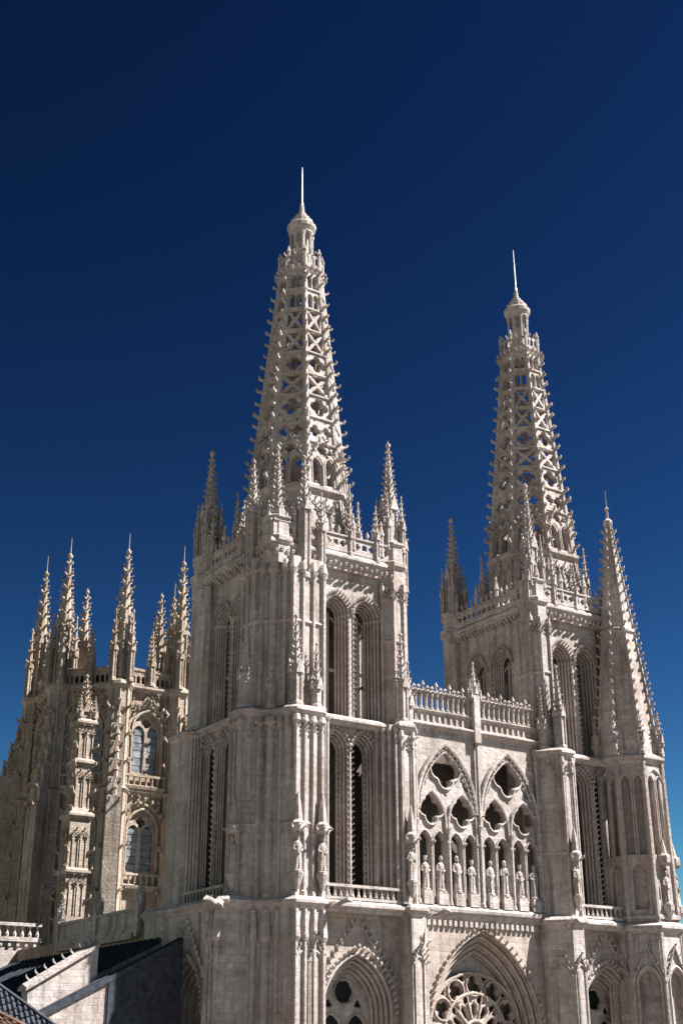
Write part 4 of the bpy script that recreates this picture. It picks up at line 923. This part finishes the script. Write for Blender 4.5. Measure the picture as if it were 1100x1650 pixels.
# chapels with lean-to lead roofs
def lean_to(label, x0, z0, x1, z1, y0, y1):
    ch = thing('chapel', label, 'chapel', ((x0+x1)/2, (y0+y1)/2, 0)); cx_, cy_ = (x0+x1)/2, (y0+y1)/2
    L = lambda x, y, z: (x-cx_, y-cy_, z)
    mb = MB(); mb.rings([[L(x0, y, z0-.35), L(x0, y, z0), L(x1, y, z1), L(x1, y, z1-.35)] for y in (y0, y1)]); rf = obj('roof', mb, SLATE, ch)
    n = max(2, int((y1-y0)/.9))
    for i in range(n):
        y = y0+.3+i*(y1-y0-.6)/(n-1); mb = MB(); mb.path([L(x0, y, z0+.03), L(x1, y, z1+.03)], .06, 5); obj('roof_seam', mb, SLATE, rf)
    mb = MB(); mb.rings([[L(x0, y, 0), L(x0, y, z0-.36), L(x1+.4, y, z1-.36+.4*(z0-z1)/(x0-x1)), L(x1+.4, y, 0)] for y in (y0+.15, y1-.15)]); obj('wall', mb, STONE, ch)
    if y0 < 0:                                          # tower shade put in as a dark slate-coloured sheet over the stone gable
        xs = -13.9; k = (z0-z1)/(x0-x1); mb = MB(); mb.rings([[L(x0, y, 6), L(x0, y, z0-.4), L(xs, y, z0-.4+k*(xs-x0)), L(xs, y, 6)] for y in (y0+.02, y0+.12)]); obj('shade_sheet', mb, SLATE, ch)
    return ch
lean_to('dark slate-roofed chapel between the aisle parapet and the raking gable wall', -8.6, 19.2, -18.4, 14.6, 3.0, 29.5)
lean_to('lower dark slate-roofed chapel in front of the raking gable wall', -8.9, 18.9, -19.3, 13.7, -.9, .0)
# raking gable wall with crockets, and a short raking buttress
for i, (y, xa, za, xb, zb_, dp) in enumerate(((0.6, -14.3, 18.2, -18.7, 15.6, 9),)):
    fb = thing('raking_buttress', 'raking gable wall with crocketed coping between the two slate roofs', 'buttress', ((xa+xb)/2, y, 0))
    x0, x1 = (xa-xb)/2, -(xa-xb)/2; k = (za-zb_)/(xa-xb)
    mb = MB(); mb.rings([[(x0, e, 0), (x0, e, za), (x1, e, zb_), (x1, e, 0)] for e in (-.5, .5)]); obj('wall', mb, STONE, fb)
    mb = MB(); mb.rings([[(x0, -.7, za), (x0, .7, za), (x0, .7, za+.2), (x0, 0, za+.42), (x0, -.7, za+.2)], [(x1-.2, -.7, zb_-.2*k), (x1-.2, .7, zb_-.2*k), (x1-.2, .7, zb_+.2-.2*k), (x1-.2, 0, zb_+.42-.2*k), (x1-.2, -.7, zb_+.2-.2*k)]]); cp = obj('coping', mb, CARVED, fb)
    n = 8 if i == 0 else 2
    for j in range(n):
        q = (j+.5)/n; mb = MB(); mb.crocket((x0+(x1-x0)*q, 0, za+(zb_-za)*q+.36), (-.8, 0, .35), sz=.34); obj('crocket', mb, CARVED, cp)
# houses beside the church
def house(label, loc, mat, dims, rid):
    HX0, HX1, HY0, HY1, HZ, HR = dims; ym = (HY0+HY1)/2
    ho = thing('house', label, 'house', loc, 'houses below the church')
    rl0, rl1 = Vector((rid[0], ym, HR)), Vector((rid[1], ym, HR))
    mb = MB(); mb.add([(HX0, HY0, HZ), (HX1, HY0, HZ), (HX1, HY1, HZ), (HX0, HY1, HZ), tuple(rl0), tuple(rl1)], [(0, 1, 5, 4), (1, 2, 5), (2, 3, 4, 5), (3, 0, 4), (3, 2, 1, 0)]); rf = obj('roof', mb, mat, ho)
    mb = MB()
    for i in range(int((HX1-HX0)/.305)):
        x = HX0+.15+i*.305; t = 1.0
        if x > rl1.x: t = (HX1-x)/(HX1-rl1.x)
        if x < rl0.x: t = (x-HX0)/(rl0.x-HX0)
        a, b = Vector((x, HY0, HZ)), Vector((x, HY0+(ym-HY0)*t, HZ+(HR-HZ)*t)); n = max(1, int(10*t))
        for j in range(n):
            p, q = a.lerp(b, j/n), a.lerp(b, (j+1)/n+.01); e = Vector((random.uniform(-.02, .02), 0, random.uniform(-.015, .02))); mb.path([p+Vector((0, 0, .07))+e, q+e], [.13, .105], 6)
    obj('tiles', mb, mat, rf, kind='stuff')
    mb = MB(); mb.path([rl0+Vector((0, 0, .08)), rl1+Vector((0, 0, .08)), (HX1, HY0, HZ+.08)], .16, 6); obj('ridge_tiles', mb, mat, rf)
    obj('wall', MB().box(HX0+.5, HX1-.5, HY0+.5, HY1-.5, 0, HZ-.02), STONE, ho)
    for i in range(4):
        x = HX0+2+i*3.2; w_ = obj('window', MB().box(x-.55, x+.55, HY0+.42, HY0+.52, 8.6, 10.4), STONE, ho); obj('pane', MB().box(x-.45, x+.45, HY0+.38, HY0+.43, 8.7, 10.3), GLASS, w_)
house('neighbouring house with brown clay tile roof below the church', (-27, -12, 0), TILE, (-8.0, 5.0, -3.0, 6.0, 11.9, 14.2), (-6, 1.6))
house('house with nearly black slate roof behind the brown tiled one', (-26, -4.5, 0), SLATE, (-9.0, 7.6, -2.0, 4.0, 12.6, 16.0), (-6, 3.2))
